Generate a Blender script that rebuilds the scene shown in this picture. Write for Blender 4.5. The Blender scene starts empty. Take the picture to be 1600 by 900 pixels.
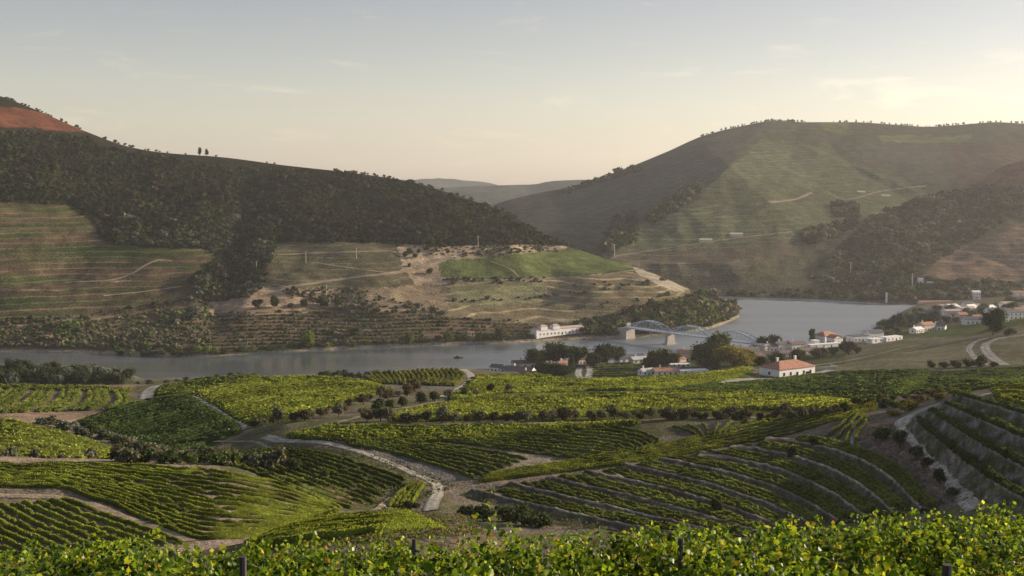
import bpy, math, random
import numpy as np
SC = bpy.context.scene
COL = SC.collection
RS = np.random.RandomState(7)
random.seed(7)
R = math.radians
# ------------------------------------------------------------------ camera
F = 1920.0                      # focal length in photograph pixels (1600 wide)
PITCH = math.atan(160 / F)
CZ = 130.0                      # eye level above the river
cam_d = bpy.data.cameras.new('camera')
cam = bpy.data.objects.new('camera', cam_d)
COL.objects.link(cam)
cam_d.sensor_width = 36
cam_d.lens = 36 * F / 1600
cam_d.clip_start = 0.2
cam_d.clip_end = 30000
cam.location = (0, 0, CZ)
cam.rotation_euler = (R(90) - PITCH, 0, 0)
SC.camera = cam
# ------------------------------------------------------------------ sky, sun, exposure
SUN_EL, SUN_AZ = 17.0, 72.0     # azimuth clockwise from the view direction
w = bpy.data.worlds.new('World')
SC.world = w
w.use_nodes = True
nt = w.node_tree
nt.nodes.clear()
def wn(t, **k):
    n = nt.nodes.new(t)
    for a, b in k.items():
        setattr(n, a, b)
    return n
sky = wn('ShaderNodeTexSky', sky_type='NISHITA', sun_disc=False, sun_elevation=R(SUN_EL), sun_rotation=R(SUN_AZ),
         altitude=100, air_density=1.0, dust_density=0.9, ozone_density=1.2)
tc = wn('ShaderNodeTexCoord')
sx = wn('ShaderNodeSeparateXYZ')
nt.links.new(tc.outputs['Generated'], sx.inputs[0])
rp = wn('ShaderNodeValToRGB')
e = rp.color_ramp.elements
e[0].position = 0.0; e[0].color = (1.17, 1.06, 0.94, 1)
e[1].position = 0.42; e[1].color = (0.74, 0.74, 0.80, 1)
x = e.new(0.08); x.color = (1.02, 0.93, 0.87, 1)
x = e.new(0.16); x.color = (0.80, 0.72, 0.72, 1)
nt.links.new(sx.outputs['Z'], rp.inputs[0])
mul = wn('ShaderNodeMix', data_type='RGBA', blend_type='MULTIPLY')
mul.inputs[0].default_value = 1
hsv = wn('ShaderNodeHueSaturation'); hsv.inputs['Saturation'].default_value = 0.62
nt.links.new(sky.outputs[0], hsv.inputs['Color'])
nt.links.new(hsv.outputs[0], mul.inputs[6]); nt.links.new(rp.outputs[0], mul.inputs[7])
# thin wisps of high cloud
cm = wn('ShaderNodeMapping'); cm.inputs['Scale'].default_value = (7, 7, 34)
cm.inputs['Location'].default_value = (0.0, 0.0, 0.35)
nt.links.new(tc.outputs['Generated'], cm.inputs[0])
cn = wn('ShaderNodeTexNoise'); cn.inputs['Scale'].default_value = 1.6; cn.inputs['Detail'].default_value = 7; cn.inputs['Roughness'].default_value = 0.62
cn.inputs['Distortion'].default_value = 0.6
nt.links.new(cm.outputs[0], cn.inputs[0])
cr = wn('ShaderNodeMapRange'); cr.inputs[1].default_value = 0.57; cr.inputs[2].default_value = 0.84; cr.inputs[4].default_value = 0.6
nt.links.new(cn.outputs[0], cr.inputs[0])
cadd = wn('ShaderNodeMix', data_type='RGBA', blend_type='MIX')
nt.links.new(cr.outputs[0], cadd.inputs[0])
csc = wn('ShaderNodeMix', data_type='RGBA', blend_type='MULTIPLY'); csc.inputs[0].default_value = 1
csc.inputs[7].default_value = (1.75, 1.5, 1.25, 1)
nt.links.new(mul.outputs[2], csc.inputs[6])
nt.links.new(mul.outputs[2], cadd.inputs[6]); nt.links.new(csc.outputs[2], cadd.inputs[7])
bg = wn('ShaderNodeBackground'); bg.inputs[1].default_value = 0.09
ow = wn('ShaderNodeOutputWorld')
nt.links.new(cadd.outputs[2], bg.inputs[0]); nt.links.new(bg.outputs[0], ow.inputs[0])
sd = bpy.data.lights.new('sun', 'SUN')
sd.energy = 4.6; sd.angle = R(0.6); sd.color = (1.0, 0.83, 0.62)
so = bpy.data.objects.new('sun', sd)
COL.objects.link(so)
SDIR = (math.sin(R(SUN_AZ)) * math.cos(R(SUN_EL)), math.cos(R(SUN_AZ)) * math.cos(R(SUN_EL)), math.sin(R(SUN_EL)))
from mathutils import Vector
so.rotation_euler = Vector(SDIR).to_track_quat('Z', 'Y').to_euler()
so.location = (300, 100, 400)
vs = SC.view_settings
vs.view_transform = 'Standard'; vs.look = 'None'; vs.gamma = 1; vs.use_curve_mapping = False
vs.exposure = 0.8
SC.cycles.max_bounces = 5; SC.cycles.diffuse_bounces = 2; SC.cycles.volume_bounces = 0
SC.cycles.transmission_bounces = 3; SC.cycles.transparent_max_bounces = 4
SC.cycles.use_denoising = True
# ------------------------------------------------------------------ helpers: pixels, noise
cp, sp = math.cos(PITCH), math.sin(PITCH)
def dep(py):                      # dz/dY of the ray through row py
    v = (450 - np.asarray(py, float)) / F
    return (v * cp - sp) / (cp + v * sp)
def py_of(z, Y):
    s = (np.asarray(z, float) - CZ) / Y
    v = (s * cp + sp) / (cp - s * sp)
    return 450 - v * F
def x_of(px, py, Y):
    v = (450 - np.asarray(py, float)) / F
    return (np.asarray(px, float) - 800) / F / (cp + v * sp) * Y
def px_of(x, z, Y):
    py = py_of(z, Y)
    v = (450 - py) / F
    return 800 + x / Y * F * (cp + v * sp)
def hsh(i, j, s):
    n = (i * 374761393 + j * 668265263 + s * 1442695041) & 0xffffffff
    n = ((n ^ (n >> 13)) * 1274126177) & 0xffffffff
    return ((n ^ (n >> 16)) & 0xffff) / 65535.0
def vnoise(x, y, s=0):
    x = np.asarray(x, float); y = np.asarray(y, float)
    i = np.floor(x).astype(np.int64); j = np.floor(y).astype(np.int64)
    fx = x - i; fy = y - j
    fx = fx * fx * (3 - 2 * fx); fy = fy * fy * (3 - 2 * fy)
    a = hsh(i, j, s); b = hsh(i + 1, j, s); c = hsh(i, j + 1, s); d = hsh(i + 1, j + 1, s)
    return (a * (1 - fx) + b * fx) * (1 - fy) + (c * (1 - fx) + d * fx) * fy
def fbm(x, y, s=0, o=4):
    t = 0; a = 0.5
    for k in range(o):
        t = t + a * (vnoise(x * 2 ** k, y * 2 ** k, s + k * 17) - 0.5)
        a *= 0.55
    return t * 2
def pchip(xs, ys, q):
    xs = np.asarray(xs, float); ys = np.asarray(ys, float); q = np.asarray(q, float)
    h = np.diff(xs); d = np.diff(ys) / h
    m = np.zeros(len(xs))
    if len(xs) > 2:
        same = d[:-1] * d[1:] > 0
        w1 = 2 * h[1:] + h[:-1]; w2 = h[1:] + 2 * h[:-1]
        with np.errstate(divide='ignore', invalid='ignore'):
            hm = (w1 + w2) / (w1 / d[:-1] + w2 / d[1:])
        m[1:-1] = np.where(same, hm, 0)
    m[0] = d[0]; m[-1] = d[-1]
    k = np.clip(np.searchsorted(xs, q) - 1, 0, len(xs) - 2)
    t = np.clip((q - xs[k]) / h[k], 0, 1)
    t2 = t * t; t3 = t2 * t
    return (2*t3-3*t2+1)*ys[k] + (t3-2*t2+t)*h[k]*m[k] + (-2*t3+3*t2)*ys[k+1] + (t3-t2)*h[k]*m[k+1]
def inpoly(px, py, poly):
    px = np.asarray(px); py = np.asarray(py)
    r = np.zeros(px.shape, bool)
    n = len(poly)
    for i in range(n):
        x1, y1 = poly[i]; x2, y2 = poly[(i + 1) % n]
        if y1 == y2: continue
        c = ((y1 > py) != (y2 > py)) & (px < (x2 - x1) * (py - y1) / (y2 - y1) + x1)
        r ^= c
    return r
# ------------------------------------------------------------------ helpers: objects
def tag(o, label=None, cat=None, group=None, kind=None):
    if label: o['label'] = label
    if cat: o['category'] = cat
    if group: o['group'] = group
    if kind: o['kind'] = kind
    return o
def empty(name, loc, rz=0.0, **k):
    o = bpy.data.objects.new(name, None); COL.objects.link(o)
    o.location = loc; o.rotation_euler = (0, 0, rz); o.empty_display_size = 1
    return tag(o, **k)
def npmesh(name, V, Fc, mat=None, col=None, smooth=False, extra=None):
    """V (n,3); Fc (m,3) or (m,4); col per vertex (n,3)"""
    me = bpy.data.meshes.new(name)
    V = np.asarray(V, np.float32); Fc = np.asarray(Fc, np.int32)
    k = Fc.shape[1]
    me.vertices.add(len(V)); me.vertices.foreach_set('co', V.ravel())
    me.loops.add(Fc.size); me.loops.foreach_set('vertex_index', Fc.ravel())
    me.polygons.add(len(Fc)); me.polygons.foreach_set('loop_start', np.arange(0, Fc.size, k, dtype=np.int32))
    try: me.polygons.foreach_set('loop_total', np.full(len(Fc), k, np.int32))
    except Exception: pass
    if smooth: me.polygons.foreach_set('use_smooth', np.ones(len(Fc), bool))
    me.update(calc_edges=True)
    if col is not None:
        a = me.color_attributes.new('Col', 'FLOAT_COLOR', 'POINT')
        c = np.ones((len(V), 4), np.float32); c[:, :3] = col
        a.data.foreach_set('color', c.ravel())
    for nm, arr in (extra or {}).items():
        a = me.attributes.new(nm, 'FLOAT', 'POINT'); a.data.foreach_set('value', np.asarray(arr, np.float32).ravel())
    if mat: me.materials.append(mat)
    return me
def obj(name, me, parent=None, loc=(0, 0, 0), **k):
    o = bpy.data.objects.new(name, me); COL.objects.link(o)
    o.location = loc
    if parent: o.parent = parent
    return tag(o, **k)
class MB:
    def __init__(s): s.v = []; s.f = []
    def quadbox(s, c, sz, rz=0.0, taper=1.0):
        cx, cy, cz = c; a, b, h = sz[0] / 2, sz[1] / 2, sz[2] / 2
        n = len(s.v)
        for z, t in ((-h, 1), (h, taper)):
            for sx_, sy_ in ((-1, -1), (1, -1), (1, 1), (-1, 1)):
                x, y = sx_ * a * t, sy_ * b * t
                s.v.append((cx + x * math.cos(rz) - y * math.sin(rz), cy + x * math.sin(rz) + y * math.cos(rz), cz + z))
        s.f += [tuple(n + i for i in q) for q in ((0, 3, 2, 1), (4, 5, 6, 7), (0, 1, 5, 4), (1, 2, 6, 5), (2, 3, 7, 6), (3, 0, 4, 7))]
        return s
    def bar(s, p, q, r, n=6, r2=None):
        p = Vector(p); q = Vector(q); d = (q - p).normalized()
        u = d.orthogonal().normalized(); v = d.cross(u)
        k = len(s.v); r2 = r if r2 is None else r2
        for c, rr in ((p, r), (q, r2)):
            for i in range(n):
                a = 2 * math.pi * i / n
                s.v.append(tuple(c + u * (rr * math.cos(a)) + v * (rr * math.sin(a))))
        for i in range(n):
            j = (i + 1) % n
            s.f.append((k + i, k + j, k + n + j, k + n + i))
        s.f.append(tuple(k + i for i in range(n - 1, -1, -1))); s.f.append(tuple(k + n + i for i in range(n)))
        return s
    def face(s, pts):
        k = len(s.v); s.v += [tuple(p) for p in pts]; s.f.append(tuple(range(k, k + len(pts)))); return s
    def mesh(s, name, mat):
        me = bpy.data.meshes.new(name); me.from_pydata(s.v, [], s.f); me.update()
        if mat: me.materials.append(mat)
        return me
def copy_tree(src, loc, rz, scale=1.0, **k):
    r = src.copy(); COL.objects.link(r); r.location = loc; r.rotation_euler = (0, 0, rz); r.scale = (scale,) * 3 if not isinstance(scale, tuple) else scale
    tag(r, **k)
    for ch in src.children:
        c = ch.copy(); COL.objects.link(c); c.parent = r
        for g in ch.children:
            d = g.copy(); COL.objects.link(d); d.parent = c
    return r
# ------------------------------------------------------------------ materials
def newmat(name):
    m = bpy.data.materials.new(name); m.use_nodes = True
    t = m.node_tree; t.nodes.clear()
    o = t.nodes.new('ShaderNodeOutputMaterial')
    return m, t, o
def L(t, a, b): t.links.new(a, b)
def noise_mul(t, colsock, coord, scale, lo, hi, detail=4):
    n = t.nodes.new('ShaderNodeTexNoise'); n.inputs['Scale'].default_value = scale; n.inputs['Detail'].default_value = detail
    L(t, coord, n.inputs['Vector'])
    mr = t.nodes.new('ShaderNodeMapRange'); mr.inputs[1].default_value = 0.3; mr.inputs[2].default_value = 0.7
    mr.inputs[3].default_value = lo; mr.inputs[4].default_value = hi
    L(t, n.outputs[0], mr.inputs[0])
    mx = t.nodes.new('ShaderNodeVectorMath'); mx.operation = 'SCALE'
    L(t, colsock, mx.inputs[0]); L(t, mr.outputs[0], mx.inputs['Scale'])
    return mx.outputs[0], n.outputs[0]
def mat_terrain(name, s1, s2, s3, wl=0.0, bumpd=0.3, warp=0.02, warpamp=3.0, sharp=3.0):
    """vertex albedo x noise at three world scales; 'band' adds contour terrace lines by elevation"""
    m, t, o = newmat(name)
    b = t.nodes.new('ShaderNodeBsdfDiffuse'); b.inputs['Roughness'].default_value = 0.6
    a = t.nodes.new('ShaderNodeAttribute'); a.attribute_name = 'Col'
    g = t.nodes.new('ShaderNodeNewGeometry')
    c, n1 = noise_mul(t, a.outputs['Color'], g.outputs['Position'], s1, 0.78, 1.22)
    c, n2 = noise_mul(t, c, g.outputs['Position'], s2, 0.72, 1.28)
    c, n3 = noise_mul(t, c, g.outputs['Position'], s3, 0.6, 1.4)
    if wl > 0:
        sz = t.nodes.new('ShaderNodeSeparateXYZ'); L(t, g.outputs['Position'], sz.inputs[0])
        wn_ = t.nodes.new('ShaderNodeTexNoise'); wn_.inputs['Scale'].default_value = warp; wn_.inputs['Detail'].default_value = 3
        L(t, g.outputs['Position'], wn_.inputs['Vector'])
        ad = t.nodes.new('ShaderNodeMath'); ad.operation = 'MULTIPLY_ADD'; ad.inputs[1].default_value = warpamp * 2
        L(t, wn_.outputs[0], ad.inputs[0]); L(t, sz.outputs['Z'], ad.inputs[2])
        mu = t.nodes.new('ShaderNodeMath'); mu.operation = 'MULTIPLY'; mu.inputs[1].default_value = 2 * math.pi / wl
        L(t, ad.outputs[0], mu.inputs[0])
        sn = t.nodes.new('ShaderNodeMath'); sn.operation = 'SINE'; L(t, mu.outputs[0], sn.inputs[0])
        mxm = t.nodes.new('ShaderNodeMath'); mxm.operation = 'MAXIMUM'; mxm.inputs[1].default_value = 0; L(t, sn.outputs[0], mxm.inputs[0])
        pw = t.nodes.new('ShaderNodeMath'); pw.operation = 'POWER'; pw.inputs[1].default_value = sharp; L(t, mxm.outputs[0], pw.inputs[0])
        sn = t.nodes.new('ShaderNodeMath'); sn.operation = 'MULTIPLY_ADD'; sn.inputs[1].default_value = 1.7; sn.inputs[2].default_value = -.4; L(t, pw.outputs[0], sn.inputs[0])
        ba = t.nodes.new('ShaderNodeAttribute'); ba.attribute_name = 'band'
        mm = t.nodes.new('ShaderNodeMath'); mm.operation = 'MULTIPLY'; L(t, sn.outputs[0], mm.inputs[0]); L(t, ba.outputs['Fac'], mm.inputs[1])
        # irregular strength along the line
        m3 = t.nodes.new('ShaderNodeMath'); m3.operation = 'MULTIPLY'
        mr = t.nodes.new('ShaderNodeMapRange'); mr.inputs[1].default_value = .35; mr.inputs[2].default_value = .65; mr.inputs[3].default_value = .25; mr.inputs[4].default_value = 1.1
        L(t, n1, mr.inputs[0]); L(t, mm.outputs[0], m3.inputs[0]); L(t, mr.outputs[0], m3.inputs[1])
        m2 = t.nodes.new('ShaderNodeMath'); m2.operation = 'ADD'; m2.inputs[1].default_value = 1; L(t, m3.outputs[0], m2.inputs[0])
        sc = t.nodes.new('ShaderNodeVectorMath'); sc.operation = 'SCALE'; L(t, c, sc.inputs[0]); L(t, m2.outputs[0], sc.inputs['Scale'])
        c = sc.outputs[0]
    bp = t.nodes.new('ShaderNodeBump'); bp.inputs['Strength'].default_value = 0.9; bp.inputs['Distance'].default_value = bumpd
    if wl > 0:
        hb = t.nodes.new('ShaderNodeMath'); hb.operation = 'MULTIPLY_ADD'; hb.inputs[1].default_value = .8; L(t, m3.outputs[0], hb.inputs[0]); L(t, n3, hb.inputs[2]); L(t, hb.outputs[0], bp.inputs['Height'])
    else: L(t, n3, bp.inputs['Height'])
    L(t, bp.outputs[0], b.inputs['Normal'])
    L(t, c, b.inputs[0]); L(t, b.outputs[0], o.inputs[0])
    return m
def mat_leaf(name, scale=1.0, tr=0.35, gloss=0.0, patch=0.0):
    """foliage: tint attribute, diffuse + translucent"""
    m, t, o = newmat(name)
    a = t.nodes.new('ShaderNodeAttribute'); a.attribute_name = 'Col'
    oi = t.nodes.new('ShaderNodeObjectInfo')
    mr = t.nodes.new('ShaderNodeMapRange'); mr.inputs[3].default_value = 0.78; mr.inputs[4].default_value = 1.22
    L(t, oi.outputs['Random'], mr.inputs[0])
    sc = t.nodes.new('ShaderNodeVectorMath'); sc.operation = 'SCALE'; L(t, a.outputs['Color'], sc.inputs[0]); L(t, mr.outputs[0], sc.inputs['Scale'])
    g = t.nodes.new('ShaderNodeNewGeometry')
    c, n = noise_mul(t, sc.outputs[0], g.outputs['Position'], scale, 0.75, 1.25, 3)
    if patch: c, n_ = noise_mul(t, c, g.outputs['Position'], patch, 0.72, 1.32, 3)
    d = t.nodes.new('ShaderNodeBsdfDiffuse'); tl = t.nodes.new('ShaderNodeBsdfTranslucent')
    hs = t.nodes.new('ShaderNodeMix'); hs.data_type = 'RGBA'; hs.blend_type = 'MULTIPLY'; hs.inputs[0].default_value = 1
    hs.inputs[7].default_value = (1.25, 1.15, 0.5, 1)
    L(t, c, hs.inputs[6]); L(t, c, d.inputs[0]); L(t, hs.outputs[2], tl.inputs[0])
    mx = t.nodes.new('ShaderNodeMixShader'); mx.inputs[0].default_value = tr
    L(t, d.outputs[0], mx.inputs[1]); L(t, tl.outputs[0], mx.inputs[2])
    out = mx.outputs[0]
    if gloss:
        gl = t.nodes.new('ShaderNodeBsdfGlossy'); gl.inputs['Roughness'].default_value = 0.5; gl.inputs[0].default_value = (.9, .95, 1, 1)
        lw = t.nodes.new('ShaderNodeLayerWeight'); lw.inputs[0].default_value = .35
        mg = t.nodes.new('ShaderNodeMath'); mg.operation = 'MULTIPLY'; mg.inputs[1].default_value = gloss; L(t, lw.outputs['Fresnel'], mg.inputs[0])
        m2 = t.nodes.new('ShaderNodeMixShader'); L(t, mg.outputs[0], m2.inputs[0]); L(t, out, m2.inputs[1]); L(t, gl.outputs[0], m2.inputs[2])
        out = m2.outputs[0]
    L(t, out, o.inputs[0])
    return m
def mat_plain(name, col, rough=0.8, ns=1.0, lo=0.8, hi=1.15, metallic=0.0, bump=0.0):
    m, t, o = newmat(name)
    b = t.nodes.new('ShaderNodeBsdfPrincipled'); b.inputs['Roughness'].default_value = rough; b.inputs['Metallic'].default_value = metallic
    rgb = t.nodes.new('ShaderNodeRGB'); rgb.outputs[0].default_value = (*col, 1)
    g = t.nodes.new('ShaderNodeTexCoord')
    c, n = noise_mul(t, rgb.outputs[0], g.outputs['Object'], ns, lo, hi, 5)
    L(t, c, b.inputs['Base Color'])
    if bump:
        bp = t.nodes.new('ShaderNodeBump'); bp.inputs['Distance'].default_value = bump; L(t, n, bp.inputs['Height']); L(t, bp.outputs[0], b.inputs['Normal'])
    L(t, b.outputs[0], o.inputs[0])
    return m
M_near = mat_terrain('dry_soil_and_grass', 0.035, 0.3, 1.9, wl=0, bumpd=0.35)
M_hill = mat_terrain('terraced_hillside', 0.02, 0.08, 0.45, wl=4.6, bumpd=1.0, warp=0.006, warpamp=9)
M_mount = mat_terrain('far_terraced_mountain', 0.004, 0.05, 0.3, wl=6.0, bumpd=1.6, warp=0.004, warpamp=16)
M_dist = mat_terrain('distant_hill', 0.002, 0.01, 0.05, wl=0, bumpd=2)
M_terr = mat_terrain('schist_terrace', 0.1, 1.1, 2.6, wl=0, bumpd=0.3)
M_vine = mat_leaf('vine_leaf_row', 0.6, 0.45, patch=0.06)
M_leaf = mat_leaf('vine_leaf_close', 2.5, 0.5, gloss=0.05)
M_tree = mat_leaf('tree_leaf', 0.5, 0.22)
M_forest = mat_leaf('far_forest', 0.03, 0.1, patch=0.012)
M_bark = mat_plain('bark', (0.09, 0.065, 0.045), 0.9, 3)
M_road = mat_plain('pale_gravel', (0.40, 0.36, 0.31), 0.95, 0.35, 0.78, 1.15)
M_track = mat_plain('sandy_track', (0.34, 0.27, 0.20), 0.95, 0.1, 0.7, 1.2)
M_white = mat_plain('white_render', (0.84, 0.82, 0.79), 0.8, 0.4, 0.86, 1.04)
M_cream = mat_plain('cream_render', (0.62, 0.54, 0.44), 0.8, 0.4, 0.85, 1.05)
M_roof = mat_plain('clay_tiles', (0.42, 0.20, 0.13), 0.85, 1.2, 0.65, 1.25, bump=0.05)
M_roofp = mat_plain('faded_pink_tiles', (0.52, 0.38, 0.33), 0.85, 1.2, 0.75, 1.15)
M_roofd = mat_plain('old_dark_tiles', (0.16, 0.11, 0.10), 0.85, 1.2, 0.65, 1.25, bump=0.05)
M_slate = mat_plain('grey_slate', (0.10, 0.105, 0.12), 0.6, 1.2, 0.7, 1.2)
M_glass = mat_plain('dark_window', (0.03, 0.035, 0.045), 0.15, 1, 0.9, 1.1)
M_steel = mat_plain('painted_steel', (0.42, 0.47, 0.55), 0.5, 0.5, 0.8, 1.1)
M_stone = mat_plain('granite', (0.36, 0.335, 0.30), 0.9, 0.8, 0.7, 1.15, bump=0.05)
M_conc = mat_plain('pale_concrete', (0.5, 0.48, 0.44), 0.9, 0.3, 0.8, 1.1)
M_post = mat_plain('weathered_post', (0.045, 0.04, 0.045), 0.8, 6, 0.6, 1.3)
# water
def mat_water():
    m, t, o = newmat('river_water')
    b = t.nodes.new('ShaderNodeBsdfPrincipled'); b.inputs['Base Color'].default_value = (0.10, 0.115, 0.12, 1)
    b.inputs['Roughness'].default_value = 0.12; b.inputs['IOR'].default_value = 3.0
    g = t.nodes.new('ShaderNodeNewGeometry')
    mp = t.nodes.new('ShaderNodeMapping'); mp.inputs['Scale'].default_value = (0.25, 0.6, 1); L(t, g.outputs['Position'], mp.inputs[0])
    n = t.nodes.new('ShaderNodeTexNoise'); n.inputs['Scale'].default_value = 1.0; n.inputs['Detail'].default_value = 6; L(t, mp.outputs[0], n.inputs['Vector'])
    mp2 = t.nodes.new('ShaderNodeMapping'); mp2.inputs['Scale'].default_value = (0.004, 0.02, 1); L(t, g.outputs['Position'], mp2.inputs[0])
    n2 = t.nodes.new('ShaderNodeTexNoise'); n2.inputs['Scale'].default_value = 1.0; n2.inputs['Detail'].default_value = 4; L(t, mp2.outputs[0], n2.inputs['Vector'])
    mr = t.nodes.new('ShaderNodeMapRange'); mr.inputs[1].default_value = .4; mr.inputs[2].default_value = .62; mr.inputs[3].default_value = .2; mr.inputs[4].default_value = .32
    L(t, n2.outputs[0], mr.inputs[0])
    xs = t.nodes.new('ShaderNodeSeparateXYZ'); L(t, g.outputs['Position'], xs.inputs[0])     # the lower reach lies in the lee of the hill, the bend is ruffled
    xr = t.nodes.new('ShaderNodeMapRange'); xr.inputs[1].default_value = -150; xr.inputs[2].default_value = 220; xr.inputs[3].default_value = -.12; xr.inputs[4].default_value = .24
    L(t, xs.outputs['X'], xr.inputs[0]); aa = t.nodes.new('ShaderNodeMath'); L(t, mr.outputs[0], aa.inputs[0]); L(t, xr.outputs[0], aa.inputs[1]); L(t, aa.outputs[0], b.inputs['Roughness'])
    bp = t.nodes.new('ShaderNodeBump'); bp.inputs['Strength'].default_value = .35; bp.inputs['Distance'].default_value = 0.12
    L(t, n.outputs[0], bp.inputs['Height']); L(t, bp.outputs[0], b.inputs['Normal'])
    L(t, b.outputs[0], o.inputs[0])
    return m
M_water = mat_water()
# ------------------------------------------------------------------ terrain patches
def ctl(d, q):
    ks = sorted(d); return pchip(ks, [d[k] for k in ks], np.clip(q, ks[0], ks[-1]))
class Patch:
    """heightfield spanned by a fan of columns; every column is a list of knots (z, Y)"""
    def __init__(s, pxs, knots, subs):
        s.px = np.asarray(pxs, float); nu = len(s.px)
        Ys = []; Zs = []
        for kn in knots:
            Y = ctl(kn['Y'], s.px)
            Z = ctl(kn['z'], s.px) if 'z' in kn else CZ + dep(ctl(kn['py'], s.px)) * Y - kn.get('drop', 0)
            Ys.append(Y); Zs.append(Z)
        Ys = np.array(Ys); Zs = np.array(Zs)
        for k in range(1, len(Ys)): Ys[k] = np.maximum(Ys[k], Ys[k - 1] + 0.5)
        T = np.concatenate([np.linspace(k, k + 1, n, endpoint=False) for k, n in enumerate(subs)] + [[len(subs)]])
        s.T = T
        s.Y = np.zeros((nu, len(T))); s.Z = np.zeros((nu, len(T)))
        kk = np.arange(len(Ys))
        for i in range(nu):
            y = pchip(kk, Ys[:, i], T); s.Y[i] = y
            s.Z[i] = pchip(Ys[:, i], Zs[:, i], y)
        s.fin()
    def fin(s):
        s.PY = py_of(s.Z, s.Y)
        s.PX = np.repeat(s.px[:, None], s.Y.shape[1], 1)
        s.X = x_of(s.PX, s.PY, s.Y)
    def col(s, px):
        k = np.clip((np.searchsorted(s.px, px) - 1), 0, len(s.px) - 2)
        t = (px - s.px[k]) / (s.px[k + 1] - s.px[k]); t = min(max(t, 0), 1)
        return (s.X[k]*(1-t)+s.X[k+1]*t, s.Y[k]*(1-t)+s.Y[k+1]*t, s.Z[k]*(1-t)+s.Z[k+1]*t, s.PY[k]*(1-t)+s.PY[k+1]*t)
    def hit(s, px, py, ymin=0, ymax=1e9):
        X, Y, Z, P = s.col(px)
        ok = np.nonzero((P[:-1] >= py) & (P[1:] < py) & (Y[1:] >= ymin) & (Y[:-1] <= ymax))[0]
        if len(ok) == 0:
            sel = (Y >= ymin) & (Y <= ymax)
            j = int(np.argmin(np.where(sel, np.abs(P - py), 1e9)))
            return (X[j], Y[j], Z[j])
        j = ok[0]; t = (P[j] - py) / max(P[j] - P[j + 1], 1e-9)
        return (X[j]+(X[j+1]-X[j])*t, Y[j]+(Y[j+1]-Y[j])*t, Z[j]+(Z[j+1]-Z[j])*t)
    def at(s, px, Yq):
        X, Y, Z, P = s.col(px)
        z = np.interp(Yq, Y, Z)
        return (float(x_of(px, py_of(z, Yq), Yq)), float(Yq), float(z))
    def build(s, name, mat, colfn, label, smooth=True):
        nu, nv = s.Y.shape
        V = np.stack([s.X, s.Y, s.Z], -1).reshape(-1, 3)
        idx = np.arange(nu * nv).reshape(nu, nv)
        Fc = np.stack([idx[:-1, :-1], idx[1:, :-1], idx[1:, 1:], idx[:-1, 1:]], -1).reshape(-1, 4)
        c, band = colfn(s)
        me = npmesh(name, V, Fc, mat, c.reshape(-1, 3), smooth, {'band': band.reshape(-1)})
        o = obj(name, me, kind='structure', label=label)
        return o
def cols(a, b, st): return np.arange(a, b + 0.1, st)
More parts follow.
